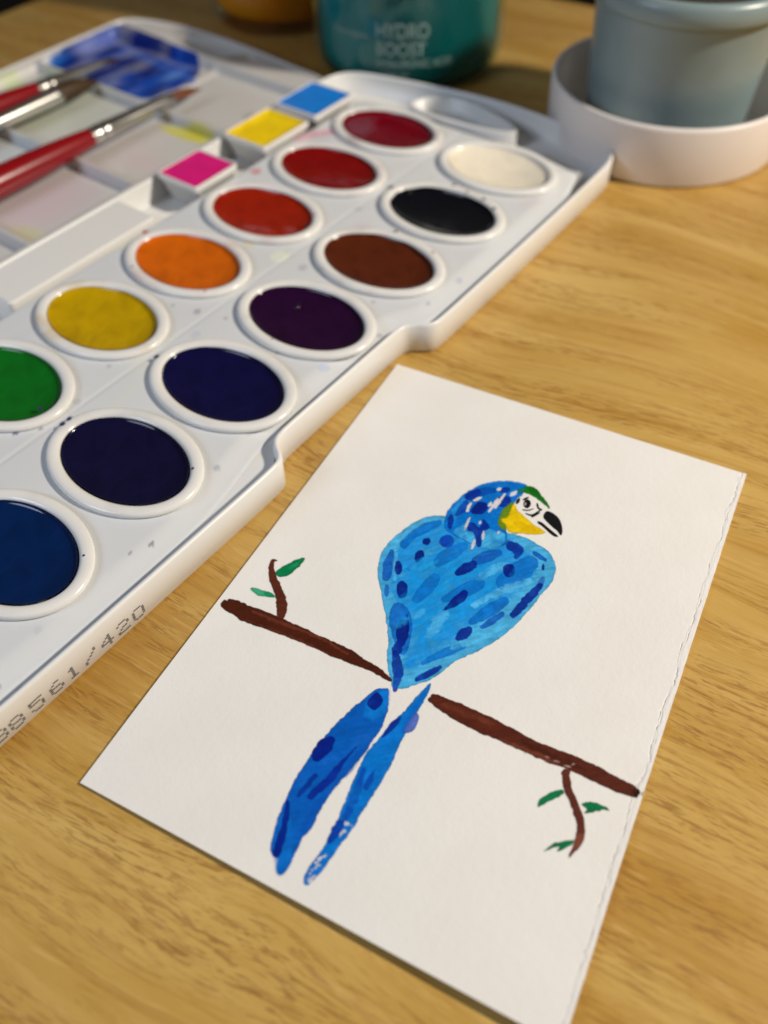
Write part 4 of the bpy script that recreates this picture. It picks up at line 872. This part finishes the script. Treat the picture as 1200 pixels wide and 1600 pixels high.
  ((22, 108, 22),0.97,0.22,0.2,[(51.86,32.56),(52.49,30.91),(53.86,29.49),(55.53,29.42),(57.07,30.15),(58.96,31.87),(61,33.48),(61.79,34.24),(61.84,34.94),(60.39,34.07),(58.62,33.2),(56.75,32.66),(55.13,32.28),(53.7,32.39),(52.68,33.04)]),
  ((8, 80, 8),0.6,0.4,0.2,[(53.74,30.3),(55.63,29.67),(57.26,30.65),(58.7,32.29),(56.74,32.08),(55.03,31.45)]),
  ((20, 110, 110),0.5,0.4,0.2,[(51.68,32.64),(52.49,30.91),(53.47,30.13),(53.65,32.27),(52.68,33.04)]),
 ],
 'painted_bird_cheek': [
  ((98, 128, 20),0.95,0.22,0.2,[(50.76,42.5),(50.86,40.18),(51.69,38.05),(52.45,36.23),(52.91,36.87),(52.96,39.15),(53.02,41.39),(53.25,43.53),(54.53,46.5),(53.49,46.73),(51.73,45.94)]),
  ((226, 184, 6),0.98,0.22,0.2,[(52.82,36.92),(53.92,38.39),(55.35,39.4),(57.38,40.38),(59.22,41.43),(61.46,41.99),(63.65,42.43),(63.3,43.14),(62.24,44.08),(59.81,45.14),(56.94,46.13),(54.8,46.91),(53.71,44.7),(52.03,44.13),(51.66,43.19),(53.22,42.42),(52.8,39.8),(52.57,37.62)]),
  ((208, 158, 0),0.6,0.5,0.2,[(54.11,43.11),(56.88,41.75),(59.66,42.6),(62.66,43.05),(60.36,44.45),(56.75,44.59)]),
 ],
 'painted_bird_beak': [
  ((20, 18, 22),0.99,0.22,0.05,[(61.53,35.51),(63.28,35.79),(65,36.64),(66.28,38.24),(67.2,40),(67.6,41.71),(67.17,41.92),(66.08,40.82),(64.47,40.24),(62.41,39.03),(61.19,38.23),(61.1,36.58)]),
  ((20, 18, 22),0.99,0.22,0.05,[(60.33,40.05),(61.5,39.9),(63.69,40.9),(65.4,41.71),(66.96,42.43),(66.78,42.79),(65.85,42.98),(64.2,42.29),(62.15,41.1),(60.77,40.67)]),
 ],
 'painted_bird_eye': [
  ((20, 18, 22),0.99,0.16,0.03,[(56.85,35.48),(56.91,36.16),(56.78,36.75),(56.47,37.13),(56.05,37.22),(55.6,37.02),(55.21,36.55),(54.96,35.91),(54.89,35.22),(55.03,34.63),(55.34,34.24),(55.76,34.15),(56.21,34.36),(56.6,34.84)]),
  ('erase',0.75,0.16,0,[(55.77,35.91),(55.79,36.18),(55.76,36.4),(55.68,36.53),(55.57,36.55),(55.45,36.44),(55.34,36.23),(55.27,35.97),(55.25,35.7),(55.28,35.47),(55.36,35.34),(55.47,35.33),(55.59,35.44),(55.7,35.65)]),
  ((20, 18, 22),0.97,0.16,0.03,[(54.65,34.94),(55.08,34.52),(55.32,34.1),(55.52,33.65),(55.55,33.52),(55.53,33.39),(55.43,33.27),(55.33,33.25),(55.24,33.32),(54.92,33.64),(54.64,34.01),(54.37,34.62),(54.34,34.74),(54.37,34.87),(54.46,34.98),(54.56,35)]),
  ((20, 18, 22),0.97,0.16,0.03,[(55.73,38.28),(57.11,37.98),(58.05,36.61),(58.07,36.56),(58.06,36.5),(58.02,36.45),(57.97,36.44),(57.93,36.46),(56.92,37.59),(55.64,37.92),(55.57,37.97),(55.54,38.07),(55.57,38.19),(55.64,38.27)]),
  ((20, 18, 22),0.97,0.16,0.03,[(56.85,39.15),(58.44,39.37),(59.29,38.03),(60.14,35.96),(60.16,35.84),(60.12,35.72),(60.03,35.64),(59.93,35.64),(59.87,35.71),(58.91,37.66),(58.21,38.77),(56.83,38.75),(56.74,38.78),(56.69,38.87),(56.7,39.01),(56.76,39.11)]),
  ((20, 18, 22),0.97,0.16,0.03,[(58.11,34.68),(58.37,35.25),(58.61,35.64),(58.94,35.96),(59,36.03),(59.07,36.04),(59.13,35.98),(59.15,35.9),(59.12,35.81),(59,35.31),(58.79,34.89),(58.45,34.38),(58.34,34.27),(58.21,34.25),(58.09,34.35),(58.06,34.51)]),
  ((20, 18, 22),0.97,0.16,0.03,[(58.95,35.98),(59.35,36.19),(59.65,36.22),(59.96,36.2),(60.05,36.19),(60.11,36.1),(60.11,35.96),(60.06,35.85),(59.97,35.79),(59.67,35.64),(59.36,35.55),(58.96,35.58),(58.87,35.6),(58.81,35.68),(58.8,35.82),(58.86,35.93)]),
  ((20, 18, 22),0.97,0.16,0.03,[(58.77,39.49),(59.34,38.64),(59.72,37.96),(60.04,37.21),(60.06,37.15),(60.04,37.08),(59.99,37.02),(59.94,37.02),(59.9,37.05),(59.41,37.63),(59,38.28),(58.5,39.2),(58.47,39.31),(58.5,39.44),(58.59,39.54),(58.69,39.55)]),
  ((20, 18, 22),0.97,0.16,0.03,[(53.17,34.95),(52.98,35.56),(53.01,36.05),(53.12,36.56),(53.16,36.78),(53.3,36.95),(53.49,36.99),(53.63,36.89),(53.68,36.7),(53.82,36.24),(53.87,35.77),(53.72,35.08),(53.68,34.86),(53.55,34.7),(53.36,34.66),(53.22,34.75)]),
 ],
 'painted_tail_feather#0': [
  ((0, 86, 176),0.98,0.22,0.2,[(45.47,101.38),(46.84,100.92),(47.62,100.09),(49.1,102.88),(50.12,105.82),(50.59,109.81),(50.26,113.67),(49.67,118.38),(48.77,122.35),(48.05,126.53),(47.77,130.04),(47.98,134.31),(47.8,136.54),(47.3,138.2),(47.72,140.77),(48,143.36),(47.68,145.53),(46.28,145.9),(45.59,143.89),(44.8,141.71),(44.46,143.26),(43.52,143.22),(41.99,140.15),(40.98,136.37),(40.37,132.26),(39.86,129.5),(39.82,124.87),(40.22,119.5),(41.12,114.11),(42.67,108.24),(44.38,103.91)]),
  ((10, 116, 200),0.7,1.0,0.2,[(45.29,102.58),(47.62,100.09),(49.1,102.88),(50.01,107.15),(47.24,109.38),(45.1,108.32)]),
  ((10, 112, 198),0.6,1.0,0.2,[(42.13,140.08),(40.98,136.37),(41.69,133.82),(43.96,136.32),(47.44,140.91),(47.68,145.53),(46.28,145.9)]),
  ((0, 72, 164),0.6,0.6,0.2,[(47.79,117.73),(50.09,113.35),(50.25,109.14),(50.01,119),(48.41,124.46),(47.44,129.46),(47.6,135.57),(46.09,137.4),(45.77,131.78)]),
  ((2, 24, 124),0.97,0.22,0.2,[(45.83,102.09),(47.67,102.94),(48.17,105.08),(47.56,106.59),(45.73,106.5),(44.7,105.29),(45.15,103.09)]),
  ((2, 24, 124),0.97,0.22,0.2,[(42.52,121.71),(43.31,120.04),(43.58,118.68),(43.11,117.1),(43.06,116.57),(42.72,116.14),(42.13,115.97),(41.65,116.16),(41.39,116.6),(40.33,117.76),(40.02,119.11),(40.06,121.03),(40.14,121.77),(40.64,122.37),(41.48,122.59),(42.15,122.32)]),
  ((4, 44, 140),0.9,0.22,0.2,[(42.54,130.64),(43.13,128.56),(43.41,126.94),(43.56,125.28),(43.52,125.01),(43.32,124.8),(43.01,124.74),(42.76,124.85),(42.64,125.09),(42.26,126.7),(42.01,128.33),(41.92,130.52),(41.95,130.69),(42.08,130.83),(42.29,130.87),(42.46,130.8)]),
  ((4, 36, 140),0.95,0.22,0.2,[(45.28,129.91),(47.24,124.53),(47.27,120.79),(48.11,115.9),(48.1,115.79),(48.04,115.71),(47.92,115.67),(47.82,115.71),(47.77,115.79),(46.12,120.52),(45.61,124.06),(43.75,129.33),(43.74,129.8),(44.01,130.2),(44.54,130.39),(44.99,130.26)]),
  ((2, 24, 124),0.95,0.22,0.2,[(40.66,132.81),(42.23,137.04),(42.9,140.15),(43.83,142.86),(44.08,143.22),(44.5,143.39),(45,143.27),(45.27,142.95),(45.29,142.53),(44.59,139.81),(43.67,136.62),(41.36,132.55),(41.2,132.38),(40.98,132.32),(40.74,132.41),(40.63,132.59)]),
 ],
 'painted_tail_feather#1': [
  ((0, 108, 194),0.98,0.22,0.2,[(55.49,94.16),(56.11,96.75),(56.02,100.31),(55.92,103.36),(55.86,108.01),(55.78,111.73),(56.32,115.85),(56.11,120.6),(55.78,125.66),(55.45,130.56),(54.96,134.35),(54.49,138.06),(53.9,142.07),(53.08,144.97),(52.03,145),(51.4,143.32),(51.61,141.21),(52.07,138.24),(51.97,135.5),(52,132.29),(51.59,128.87),(51.16,125.36),(50.89,122.07),(50.44,118.39),(50.63,115.11),(51.29,111.93),(51.96,108.7),(53.25,104.26),(54.23,99.01)]),
  ((0, 86, 176),0.7,0.6,0.2,[(55.43,94.87),(55.92,103.36),(55.86,108.01),(54.95,109.29),(54.19,103.8)]),
  ((4, 36, 140),0.93,0.22,0.2,[(53.25,104.26),(53.63,106.62),(52.78,109.55),(51.69,112.35),(51.54,110.16),(52.22,106.9)]),
  ((4, 62, 158),0.9,0.5,0.2,[(51.06,119.64),(51.4,123.4),(52.01,127.49),(52.52,131.01),(52.64,131.35),(52.94,131.56),(53.35,131.56),(53.64,131.34),(53.74,131),(54.03,127.34),(53.18,123.16),(52.2,119.49),(52.04,119.17),(51.73,118.99),(51.34,119.04),(51.11,119.29)]),
  ((4, 62, 158),0.9,0.4,0.2,[(53.39,118.75),(53.17,120.41),(53.13,121.64),(53.26,122.86),(53.41,123.24),(53.74,123.47),(54.19,123.46),(54.49,123.2),(54.59,122.82),(54.57,121.6),(54.36,120.38),(53.93,118.74),(53.87,118.58),(53.74,118.49),(53.55,118.49),(53.43,118.59)]),
  ((4, 48, 150),0.9,0.22,0.35,[(51.94,131.92),(51.8,133.56),(51.92,134.77),(52.38,135.97),(52.46,136.19),(52.65,136.33),(52.92,136.33),(53.11,136.19),(53.18,135.97),(53.6,134.77),(53.69,133.57),(53.5,131.94),(53.35,131.5),(52.98,131.22),(52.44,131.22),(52.08,131.49)]),
  ('erase',0.8,0.3,0.6,[(53.68,131.45),(54.21,131.45),(54.58,131.35),(54.96,131.22),(55.02,131.19),(55.05,131.13),(55.04,131.05),(54.99,131.01),(54.92,130.99),(54.52,130.97),(54.13,130.97),(53.62,131.12),(53.53,131.16),(53.48,131.25),(53.5,131.37),(53.57,131.44)]),
  ('erase',0.8,0.3,0.6,[(52.57,142.56),(52.8,141.79),(52.9,141.2),(52.94,140.59),(52.93,140.55),(52.9,140.51),(52.85,140.5),(52.81,140.52),(52.79,140.56),(52.52,141.11),(52.33,141.68),(52.15,142.46),(52.16,142.58),(52.24,142.68),(52.39,142.71),(52.5,142.66)]),
  ('erase',0.8,0.3,0.6,[(52.45,140.57),(52.73,139.94),(52.84,139.44),(52.92,138.93),(52.91,138.87),(52.87,138.81),(52.8,138.79),(52.73,138.81),(52.7,138.87),(52.46,139.33),(52.26,139.81),(52.13,140.48),(52.13,140.57),(52.19,140.65),(52.3,140.68),(52.4,140.65)]),
  ('erase',0.8,0.3,0.6,[(52.19,144.1),(52.43,143.6),(52.54,143.21),(52.58,142.79),(52.59,142.75),(52.56,142.71),(52.51,142.7),(52.47,142.71),(52.44,142.74),(52.18,143.08),(51.98,143.44),(51.79,143.96),(51.79,144.07),(51.85,144.18),(51.99,144.22),(52.11,144.19)]),
  ('erase',0.8,0.3,0.6,[(53.97,134.28),(54.26,133.63),(54.37,133.11),(54.45,132.58),(54.45,132.52),(54.41,132.46),(54.33,132.44),(54.27,132.46),(54.23,132.51),(53.99,133),(53.78,133.49),(53.64,134.18),(53.65,134.28),(53.71,134.36),(53.82,134.39),(53.91,134.36)]),
  ('erase',0.8,0.3,0.6,[(53.19,144.21),(53.26,143.8),(53.25,143.48),(53.16,143.15),(53.15,143.11),(53.12,143.08),(53.07,143.08),(53.03,143.1),(53.01,143.14),(52.86,143.44),(52.78,143.75),(52.77,144.17),(52.8,144.29),(52.89,144.37),(53.03,144.38),(53.14,144.32)]),
  ('erase',0.8,0.3,0.6,[(52.61,139.67),(53.08,139.17),(53.35,138.73),(53.59,138.27),(53.61,138.21),(53.59,138.15),(53.53,138.11),(53.46,138.11),(53.4,138.15),(53.03,138.51),(52.68,138.9),(52.33,139.49),(52.3,139.58),(52.33,139.67),(52.43,139.73),(52.53,139.73)]),
 ],
 'painted_lilac_dab': [
  ((92, 102, 186),0.85,0.22,0.2,[(55.75,102.59),(57.03,103.66),(57.22,106.08),(56.55,107.87),(55.17,108.56),(55.35,106.18),(55.45,103.59)]),
 ],
 'painted_branch#0': [
  ((72, 27, 12),0.98,0.22,0.2,[(1.12,97.94),(1.33,96.54),(2.42,96.78),(2.07,95.91),(4.08,95.44),(8.22,95.46),(12.53,95.12),(16.92,94.97),(21.82,95.04),(25.86,95.25),(29.64,95.08),(33.91,95.13),(37.04,95.48),(39.48,96.15),(42.44,96.3),(45.24,96.98),(47.7,98.26),(47.06,98.58),(44.83,98.56),(42.13,98.07),(39.47,98.47),(35.41,98.63),(31.73,98.82),(28.24,98.65),(23.94,98.63),(19.8,98.99),(15.96,99.18),(12.19,99.56),(8.39,99.94),(5.85,99.18),(3.75,99.46),(1.94,98.82)]),
  ((112, 52, 34),0.6,0.4,0.4,[(9.37,96.71),(16.45,96.61),(22.35,96.19),(29.11,96.01),(35.15,96.87),(35.28,96.85),(35.36,96.76),(35.36,96.6),(35.29,96.48),(35.17,96.42),(29.04,95.2),(22.18,95.42),(16.28,95.88),(9.25,96.2),(9.12,96.25),(9.06,96.38),(9.1,96.55),(9.22,96.66)]),
  ((104, 46, 28),0.5,0.4,0.4,[(7.6,99.51),(14.08,99.19),(22.09,98.64),(32.42,98.71),(32.53,98.67),(32.6,98.57),(32.58,98.42),(32.49,98.31),(32.37,98.27),(21.99,98.08),(13.94,98.62),(7.51,99.19),(7.42,99.22),(7.39,99.3),(7.42,99.42),(7.5,99.49)]),
 ],
 'painted_twig#0': [
  ((88, 38, 22),0.97,0.22,0.2,[(7.11,85.7),(5.74,83.64),(4.98,81.52),(5.38,80.65),(6.92,80.84),(6.01,81.29),(6.96,83.04),(8.72,84.91),(11.73,87.19),(14.5,89.51),(16.12,91.81),(17.26,94.8),(16.35,95.5),(15.07,94.87),(13.46,92.1),(11.57,89.91),(8.75,87.59)]),
 ],
 'painted_leaf#0': [
  ((0, 112, 62),0.97,0.22,0.2,[(8.02,84.16),(8.68,82.19),(10.06,79.85),(11.5,77.58),(12.66,77.01),(12.83,79.04),(12.16,81.03),(12.07,82.44),(10.98,84.45),(9.33,85.15)]),
  ((30, 140, 90),0.6,0.5,0.2,[(9.75,81.66),(11.84,78.14),(12.01,80),(10.98,82.16)]),
 ],
 'painted_leaf#1': [
  ((58, 154, 110),0.95,0.22,0.2,[(5.14,91.24),(5.87,90.35),(8.49,90.12),(10.62,89.85),(11.99,90.23),(11.71,90.89),(9.37,91.52),(7.85,92.01)]),
  ((0, 120, 70),0.8,0.4,0.2,[(8.62,90.32),(10.62,89.85),(11.99,90.23),(11.71,90.89),(9.72,91.35)]),
 ],
 'painted_branch#1': [
  ((82, 32, 18),0.98,0.22,0.2,[(56.59,98.7),(57.07,98.18),(56.86,97.21),(60.49,96.75),(65.15,96.57),(70.31,96.64),(75.47,96.92),(79.78,97.57),(85.06,97.44),(89.73,97.08),(94.05,97.12),(97.5,97.31),(100.55,97.68),(102.91,97.91),(104.1,98.47),(104.21,100.26),(101.83,100.53),(98.59,100.77),(95.18,100.6),(90.86,100.39),(86.69,100.79),(82.4,100.99),(77.97,100.98),(73.47,100.97),(68.99,101.18),(65.21,101),(60.61,100.16),(57.19,99.47)]),
  ((112, 52, 34),0.55,0.5,0.5,[(60.35,98.98),(67.77,98.95),(72.21,98.23),(72.42,98.13),(72.55,97.91),(72.52,97.61),(72.36,97.42),(72.13,97.36),(67.66,97.43),(60.26,97.93),(60,98.03),(59.84,98.29),(59.87,98.65),(60.06,98.89)]),
  ((118, 60, 40),0.55,0.4,0.4,[(74.22,100.78),(80.44,100.9),(87.42,100.82),(87.62,100.75),(87.76,100.55),(87.77,100.28),(87.65,100.09),(87.44,100.01),(80.45,100.07),(74.22,100.41),(74.12,100.45),(74.06,100.54),(74.07,100.66),(74.13,100.75)]),
  ((40, 14, 8),0.5,0.5,0.4,[(78.96,99.49),(86.08,99.87),(92.97,99.5),(93.18,99.43),(93.32,99.23),(93.34,98.94),(93.21,98.74),(93.01,98.67),(86.13,98.4),(78.99,98.47),(78.73,98.55),(78.56,98.79),(78.55,99.14),(78.71,99.39)]),
  ((40, 14, 8),0.9,0.22,0.2,[(103.03,98.32),(104.22,98.18),(104.28,100.23),(103.32,100.02)]),
  ((60, 25, 18),0.8,0.22,0.2,[(104.73,98.95),(105.18,97.94),(105.18,99.09),(104.97,99.65)]),
  ((190, 150, 130),0.7,0.22,0.1,[(84.45,100.1),(84.74,100.13),(84.95,100.07),(85.15,99.98),(85.21,99.95),(85.25,99.89),(85.24,99.8),(85.2,99.75),(85.13,99.74),(84.91,99.71),(84.7,99.72),(84.43,99.83),(84.36,99.87),(84.32,99.94),(84.33,100.03),(84.38,100.09)]),
  ((190, 150, 130),0.7,0.22,0.1,[(86.45,100.22),(86.86,100.17),(87.16,100.08),(87.45,99.92),(87.49,99.89),(87.51,99.85),(87.5,99.79),(87.47,99.76),(87.43,99.75),(87.11,99.72),(86.81,99.76),(86.41,99.88),(86.33,99.93),(86.28,100.02),(86.3,100.13),(86.36,100.2)]),
  ((190, 150, 130),0.7,0.22,0.1,[(88.62,100.2),(89.14,100.16),(89.52,100.04),(89.9,99.89),(89.95,99.86),(89.98,99.79),(89.97,99.71),(89.93,99.66),(89.86,99.66),(89.47,99.69),(89.09,99.75),(88.59,99.94),(88.52,99.98),(88.49,100.05),(88.5,100.14),(88.55,100.2)]),
  ((190, 150, 130),0.7,0.22,0.1,[(90.1,99.26),(90.28,99.13),(90.4,98.99),(90.47,98.79),(90.5,98.75),(90.5,98.7),(90.46,98.66),(90.42,98.65),(90.38,98.67),(90.2,98.71),(90.06,98.82),(89.91,99),(89.86,99.09),(89.86,99.2),(89.93,99.29),(90.01,99.31)]),
 ],
 'painted_twig#1': [
  ((92, 40, 26),0.97,0.22,0.2,[(88.45,100.87),(90.1,100.05),(90.3,101.86),(91.81,104.39),(93.82,106.6),(95.79,108.76),(96.85,111.32),(97.07,113.8),(96.31,116.31),(95.82,117.82),(95.4,117.19),(95.64,114.95),(95.58,112.39),(94.51,109.85),(92.4,107.31),(90.37,105.11),(89.13,103.39)]),
  ((130, 70, 52),0.6,0.4,0.2,[(95.58,112.39),(96.8,111.78),(97.02,114.25),(95.96,116.48),(95.64,114.95)]),
 ],
 'painted_leaf#2': [
  ((0, 112, 62),0.97,0.22,0.2,[(86.62,110.89),(86.51,109.12),(87.41,107.52),(89.24,105.53),(90.37,105.11),(90.46,105.99),(89.13,107.58),(88.05,109.26),(87,111.01)]),
 ],
 'painted_leaf#3': [
  ((0, 105, 58),0.97,0.22,0.2,[(94.18,106.42),(95.83,105.14),(97.74,104.64),(99.59,104.62),(100.25,105.42),(99.2,105.35),(97.82,106.18),(96.57,107.39),(95.36,108.09),(95.92,106.68)]),
 ],
 'painted_leaf#4': [
  ((0, 112, 62),0.97,0.22,0.2,[(90.53,119.42),(91.66,116.94),(93.48,115.17),(95.46,113.83),(95.75,114.68),(94.62,116.1),(92.87,118.03),(93.74,115.9),(92.2,117.31)]),
 ],
}


BRUSHY = {'painted_bird_body': .55, 'painted_bird_head': .5, 'painted_tail_feather': .38}
def paint_part(key, layers, lift):
    name = key.split('#')[0]
    P_all = np.concatenate([np.array(l[4]) for l in layers])
    st = .17 if name not in ('painted_bird_eye', 'painted_bird_beak') else .14
    x0, y0 = P_all.min(0) - 1; x1, y1 = P_all.max(0) + 1
    x1 = min(x1, PW - .05); y1 = min(y1, PH - .2)
    gx = np.arange(x0, x1, st); gy = np.arange(y0, y1, st)
    X, Y = np.meshgrid(gx, gy)
    Cp = np.zeros(X.shape + (3,)); A = np.zeros(X.shape)
    for li, (c, op, soft, wob, pts) in enumerate(layers):
        P = chaikin(pts, 2)
        m = 1.2 + soft + wob
        i0, i1 = np.searchsorted(gx, [P[:, 0].min() - m, P[:, 0].max() + m]); j0, j1 = np.searchsorted(gy, [P[:, 1].min() - m, P[:, 1].max() + m])
        if i1 - i0 < 1 or j1 - j0 < 1: continue
        x, y = X[j0:j1, i0:i1], Y[j0:j1, i0:i1]
        d = sdist(P, x, y)
        d = d + wob * 2.2 * (fbm(x * 1.1 + li * 7.3, y * 1.1 + li * 3.1) - .5)
        d = d + min(wob, .3) * 1.6 * (fbm(x * .38 + li * 2.7, y * .38 + li * 9.1, 2) - .5)
        cov = sstep(soft * .6, -soft * .6, d) * op
        Cs, As = Cp[j0:j1, i0:i1], A[j0:j1, i0:i1]
        if c == 'erase':
            Cs *= (1 - cov)[..., None]; As *= (1 - cov)
            continue
        tone = fbm(x * .55 + li * 11, y * .55 + li * 5, 3) - .5
        fine = fbm(x * 2.6, y * 2.6 + li, 2) - .5
        base = np.array(alb(c, .97))
        if c[2] > 1.15 * c[1] and c[2] > 100: base = base * np.array((.75, 1.02, .92))
        ang = .9 + .5 * (li % 3 - 1) * .4
        sx, sy = x * math.cos(ang) - y * math.sin(ang), x * math.sin(ang) + y * math.cos(ang)
        streak = fbm(sx * .22 + li, sy * 2.0 + li * 3, 3) - .5
        k = np.exp(1.1 * BRUSHY.get(name, .25) * tone + .2 * fine + 1.0 * BRUSHY.get(name, .4) * streak)[..., None]
        cc = base * k
        # pigment gathers at the rim of a stroke
        if soft < .35:
            cc = cc * (1 - .22 * np.exp(-np.abs(d) / .3))[..., None]
        elif soft > .45:
            cov = cov * np.clip(.55 + 1.5 * (tone + .25), 0, 1)
        thin = np.clip(1 - .22 * BRUSHY.get(name, 0) * np.clip(tone * 2.2, 0, 1), 0, 1)
        cov = cov * thin
        Cs[...] = Cs * (1 - cov)[..., None] + cc * cov[..., None]
        As[...] = As + (1 - As) * cov
    col = Cp / np.maximum(A, 1e-3)[..., None]
    kk = A > .03
    keep = kk[:-1, :-1] | kk[1:, 1:] | kk[:-1, 1:] | kk[1:, :-1]
    Zz = ztop(X, Y) + .03 + lift
    return grid_mesh(name, X, -Y, Zz, keep, M_PIG, top, np.clip(col, 0, 1), A)
for i, (k, v) in enumerate(PAINT.items()):
    paint_part(k, v, .004 * i)

# ------------------------------------------------------------------ jars and cup behind
def circ(r, z, n=96): return oval(r, r, z, n)
# teal cosmetic jar
jar = empty('teal_jar', (9, 263, 0), 0, 'clear walled teal cosmetic jar with pale printed lettering', 'jar')
M_TEAL = mat_simple('teal_gel', lin((6, 116, 116)), .3, sss=.0, var=.06, spec=.4)
M_SHELL = mat_clear('clear_jar_wall', (0.86, 0.95, 0.94), .01)
loft('gel_core', [circ(20, .8), circ(34, 1.0), circ(38, 2.2), circ(40.2, 5.5), circ(40.9, 10), circ(41.0, 20), circ(41.2, 41), circ(38, 42)], M_TEAL, jar)
loft('jar_wall', [circ(30, .05), circ(36.5, .3), circ(40.2, 1.8), circ(42.4, 4.6), circ(43.6, 9), circ(44, 15), circ(44, 43), circ(43, 44)], M_SHELL, jar)
loft('jar_lid', [circ(44.5, 44.2), circ(45.2, 45), circ(45.2, 53), circ(44, 54)], mat_simple('white_jar_lid', (.7, .72, .72), .3), jar)
M_TXT = mat_simple('pale_print', (0.20, 0.30, 0.28), .5)
def jar_text(s, a0, a1, z0, z1, name='printed_lettering'):
    cu_ = bpy.data.curves.new(name, 'FONT'); cu_.body = s; cu_.size = 1.0
    cu_.offset = 0.012
    ob = bpy.data.objects.new(name + '_source', cu_); C.objects.link(ob)
    bpy.context.view_layer.update()
    dg = bpy.context.evaluated_depsgraph_get()
    me = bpy.data.meshes.new_from_object(ob.evaluated_get(dg))
    bpy.data.objects.remove(ob)
    xs = [v.co.x for v in me.vertices]; ys = [v.co.y for v in me.vertices]
    bx0, bx1, by0, by1 = min(xs), max(xs), min(ys), max(ys)
    r = 44.12
    for v in me.vertices:
        a = R(a0 + (v.co.x - bx0) / (bx1 - bx0) * (a1 - a0)); z = z0 + (v.co.y - by0) / (by1 - by0) * (z1 - z0)
        v.co = (r * math.sin(a) * MM, -r * math.cos(a) * MM, z * MM)
    o = bpy.data.objects.new(name, me); link(o, jar, M_TXT)
    return o
jar_text('HYDRO', -19, 10.5, 25.0, 31.0)
jar_text('BOOST', -19, 8.7, 17.9, 23.5)
jar_text('HYALURONIC ACID', -19, 24, 13.4, 16.6)
jar_text('Neutrogena', -46, -24.5, 23.2, 26.6)
jar_text('water gel', -16, -1, 9.6, 11.6)

# amber jar
aj = empty('amber_jar', (-54, 325, 0), 0, 'glass jar with amber orange contents and thick clear base', 'jar')
loft('amber_contents', [circ(27, 5), circ(33, 5.6), circ(35.4, 8), circ(36, 12), circ(36, 70)], mat_simple('amber', (0.80, 0.30, 0.012), .35, var=.25, scale=38, spec=.3, sss=1.0, rad=(0.035, 0.016, 0.003)), aj)
loft('glass_wall', [circ(31, .05), circ(35.5, .6), circ(37.6, 3), circ(38, 7), circ(38, 90)], mat_clear('clear_glass', (0.93, 0.95, 0.90), .03), aj)

# white round dish and the water cup standing in it
DX, DY = 112, 186
dish = empty('round_dish', (DX, DY, 0), 0, 'shallow round white plastic dish under the blue-grey cup', 'dish')
M_DISH = mat_plastic('dish_plastic', (0.74, 0.695, 0.67), rough=.38, sss=.1)
loft('dish_body', [circ(45.0, .05), circ(46.2, .5), circ(46.6, 1.4), circ(47.0, 21.5), circ(46.8, 22.4), circ(46.2, 22.9), circ(45.4, 22.9), circ(44.8, 22.4), circ(44.5, 21.4),
                   circ(44.2, 3.2), circ(43.0, 2.0)], M_DISH, dish, sharp=60)
cup = empty('water_cup', (DX, DY, 2.05), 0, 'pale blue-grey plastic cup with a rolled lip standing in the white dish', 'cup')
M_CUP = mat_simple('blue_grey_plastic', (0.215, 0.285, 0.295), .33, sss=.08, scale=22, var=.14, spec=.5)
loft('cup_body', [circ(27, 0), circ(29.4, .5), circ(30.8, 2.2), circ(31.3, 5), circ(33.2, 30), circ(34.2, 50.0), circ(34.4, 50.5), circ(37.1, 50.6), circ(37.6, 51.2), circ(37.7, 56.5), circ(36.6, 57.8), circ(35.6, 58.4),
                  circ(34.4, 58.2), circ(33.8, 57.2), circ(33.4, 50), circ(30.5, 6), circ(28, 3)], M_CUP, cup, sharp=60)
loft('paint_water', [circ(33.15, 50.2), circ(32.9, 50.3), circ(20, 50.25), circ(1, 50.25)], mat_simple('murky_water', (0.05, 0.045, 0.035), .12, var=.1), cup, cap0=False)

# dried drops of paint on the pan rings
DROPS = [(11, -186.8, 28.5, 0.75, 'violet'), (11, -184.4, 28.3, 0.75, 'violet'), (10, -151.8, 28.5, 0.7, 'violet'), (5, -186.2, 18.0, 0.5, 'violet'), (11, -177.8, 69.1, 0.4, 'violet'), (7, -35.8, 28.6, 0.8, 'black'), (7, -22.0, 46.0, 0.6, 'black'), (7, -22.8, 52.6, 0.5, 'black'), (7, -23.5, 60.1, 0.8, 'black'), (7, -26.8, 66.4, 0.8, 'black'), (7, -34.6, 35.7, 0.7, 'black'), (3, -107.6, -23.6, 0.8, 'red'), (3, -124.6, -11.5, 0.6, 'red'), (3, -120.5, 17.4, 0.5, 'red'), (8, -58.3, 46.7, 0.8, 'brown'), (8, -61.5, 64.2, 0.6, 'brown'), (2, -72.9, 19.0, 0.6, 'brown'), (2, -65.7, 17.3, 0.5, 'red'), (12, -213.4, 68.2, 0.35, 'black'), (9, -126.2, 50.8, 0.3, 'black')]

M_DROP = {'violet': mat_simple('violet_drop', lin((52, 46, 96)), .35), 'black': mat_simple('black_drop', (0.02, 0.02, 0.02), .4), 'red': mat_simple('red_drop', lin((165, 60, 50)), .4), 'brown': mat_simple('brown_drop', lin((80, 34, 20)), .4)}
for (k, u, v, r, c) in DROPS:
    pu, pv = pans[k]
    th0 = rng.random() * 6.28
    def ringp(s, z, r=r, th0=th0):
        return [(u - pu + s * r * (1 + .2 * math.cos(2 * t + th0)) * math.cos(t), -(v - pv) + s * r * (1 + .2 * math.sin(3 * t + th0)) * math.sin(t), z) for t in [2 * math.pi * i / 14 for i in range(14)]]
    zr = 1.75
    loft('paint_drop', [ringp(1, zr - .5), ringp(.98, zr + .02), ringp(.75, zr + .16), ringp(.3, zr + .22)], M_DROP[c], PAN_OBJS[k])
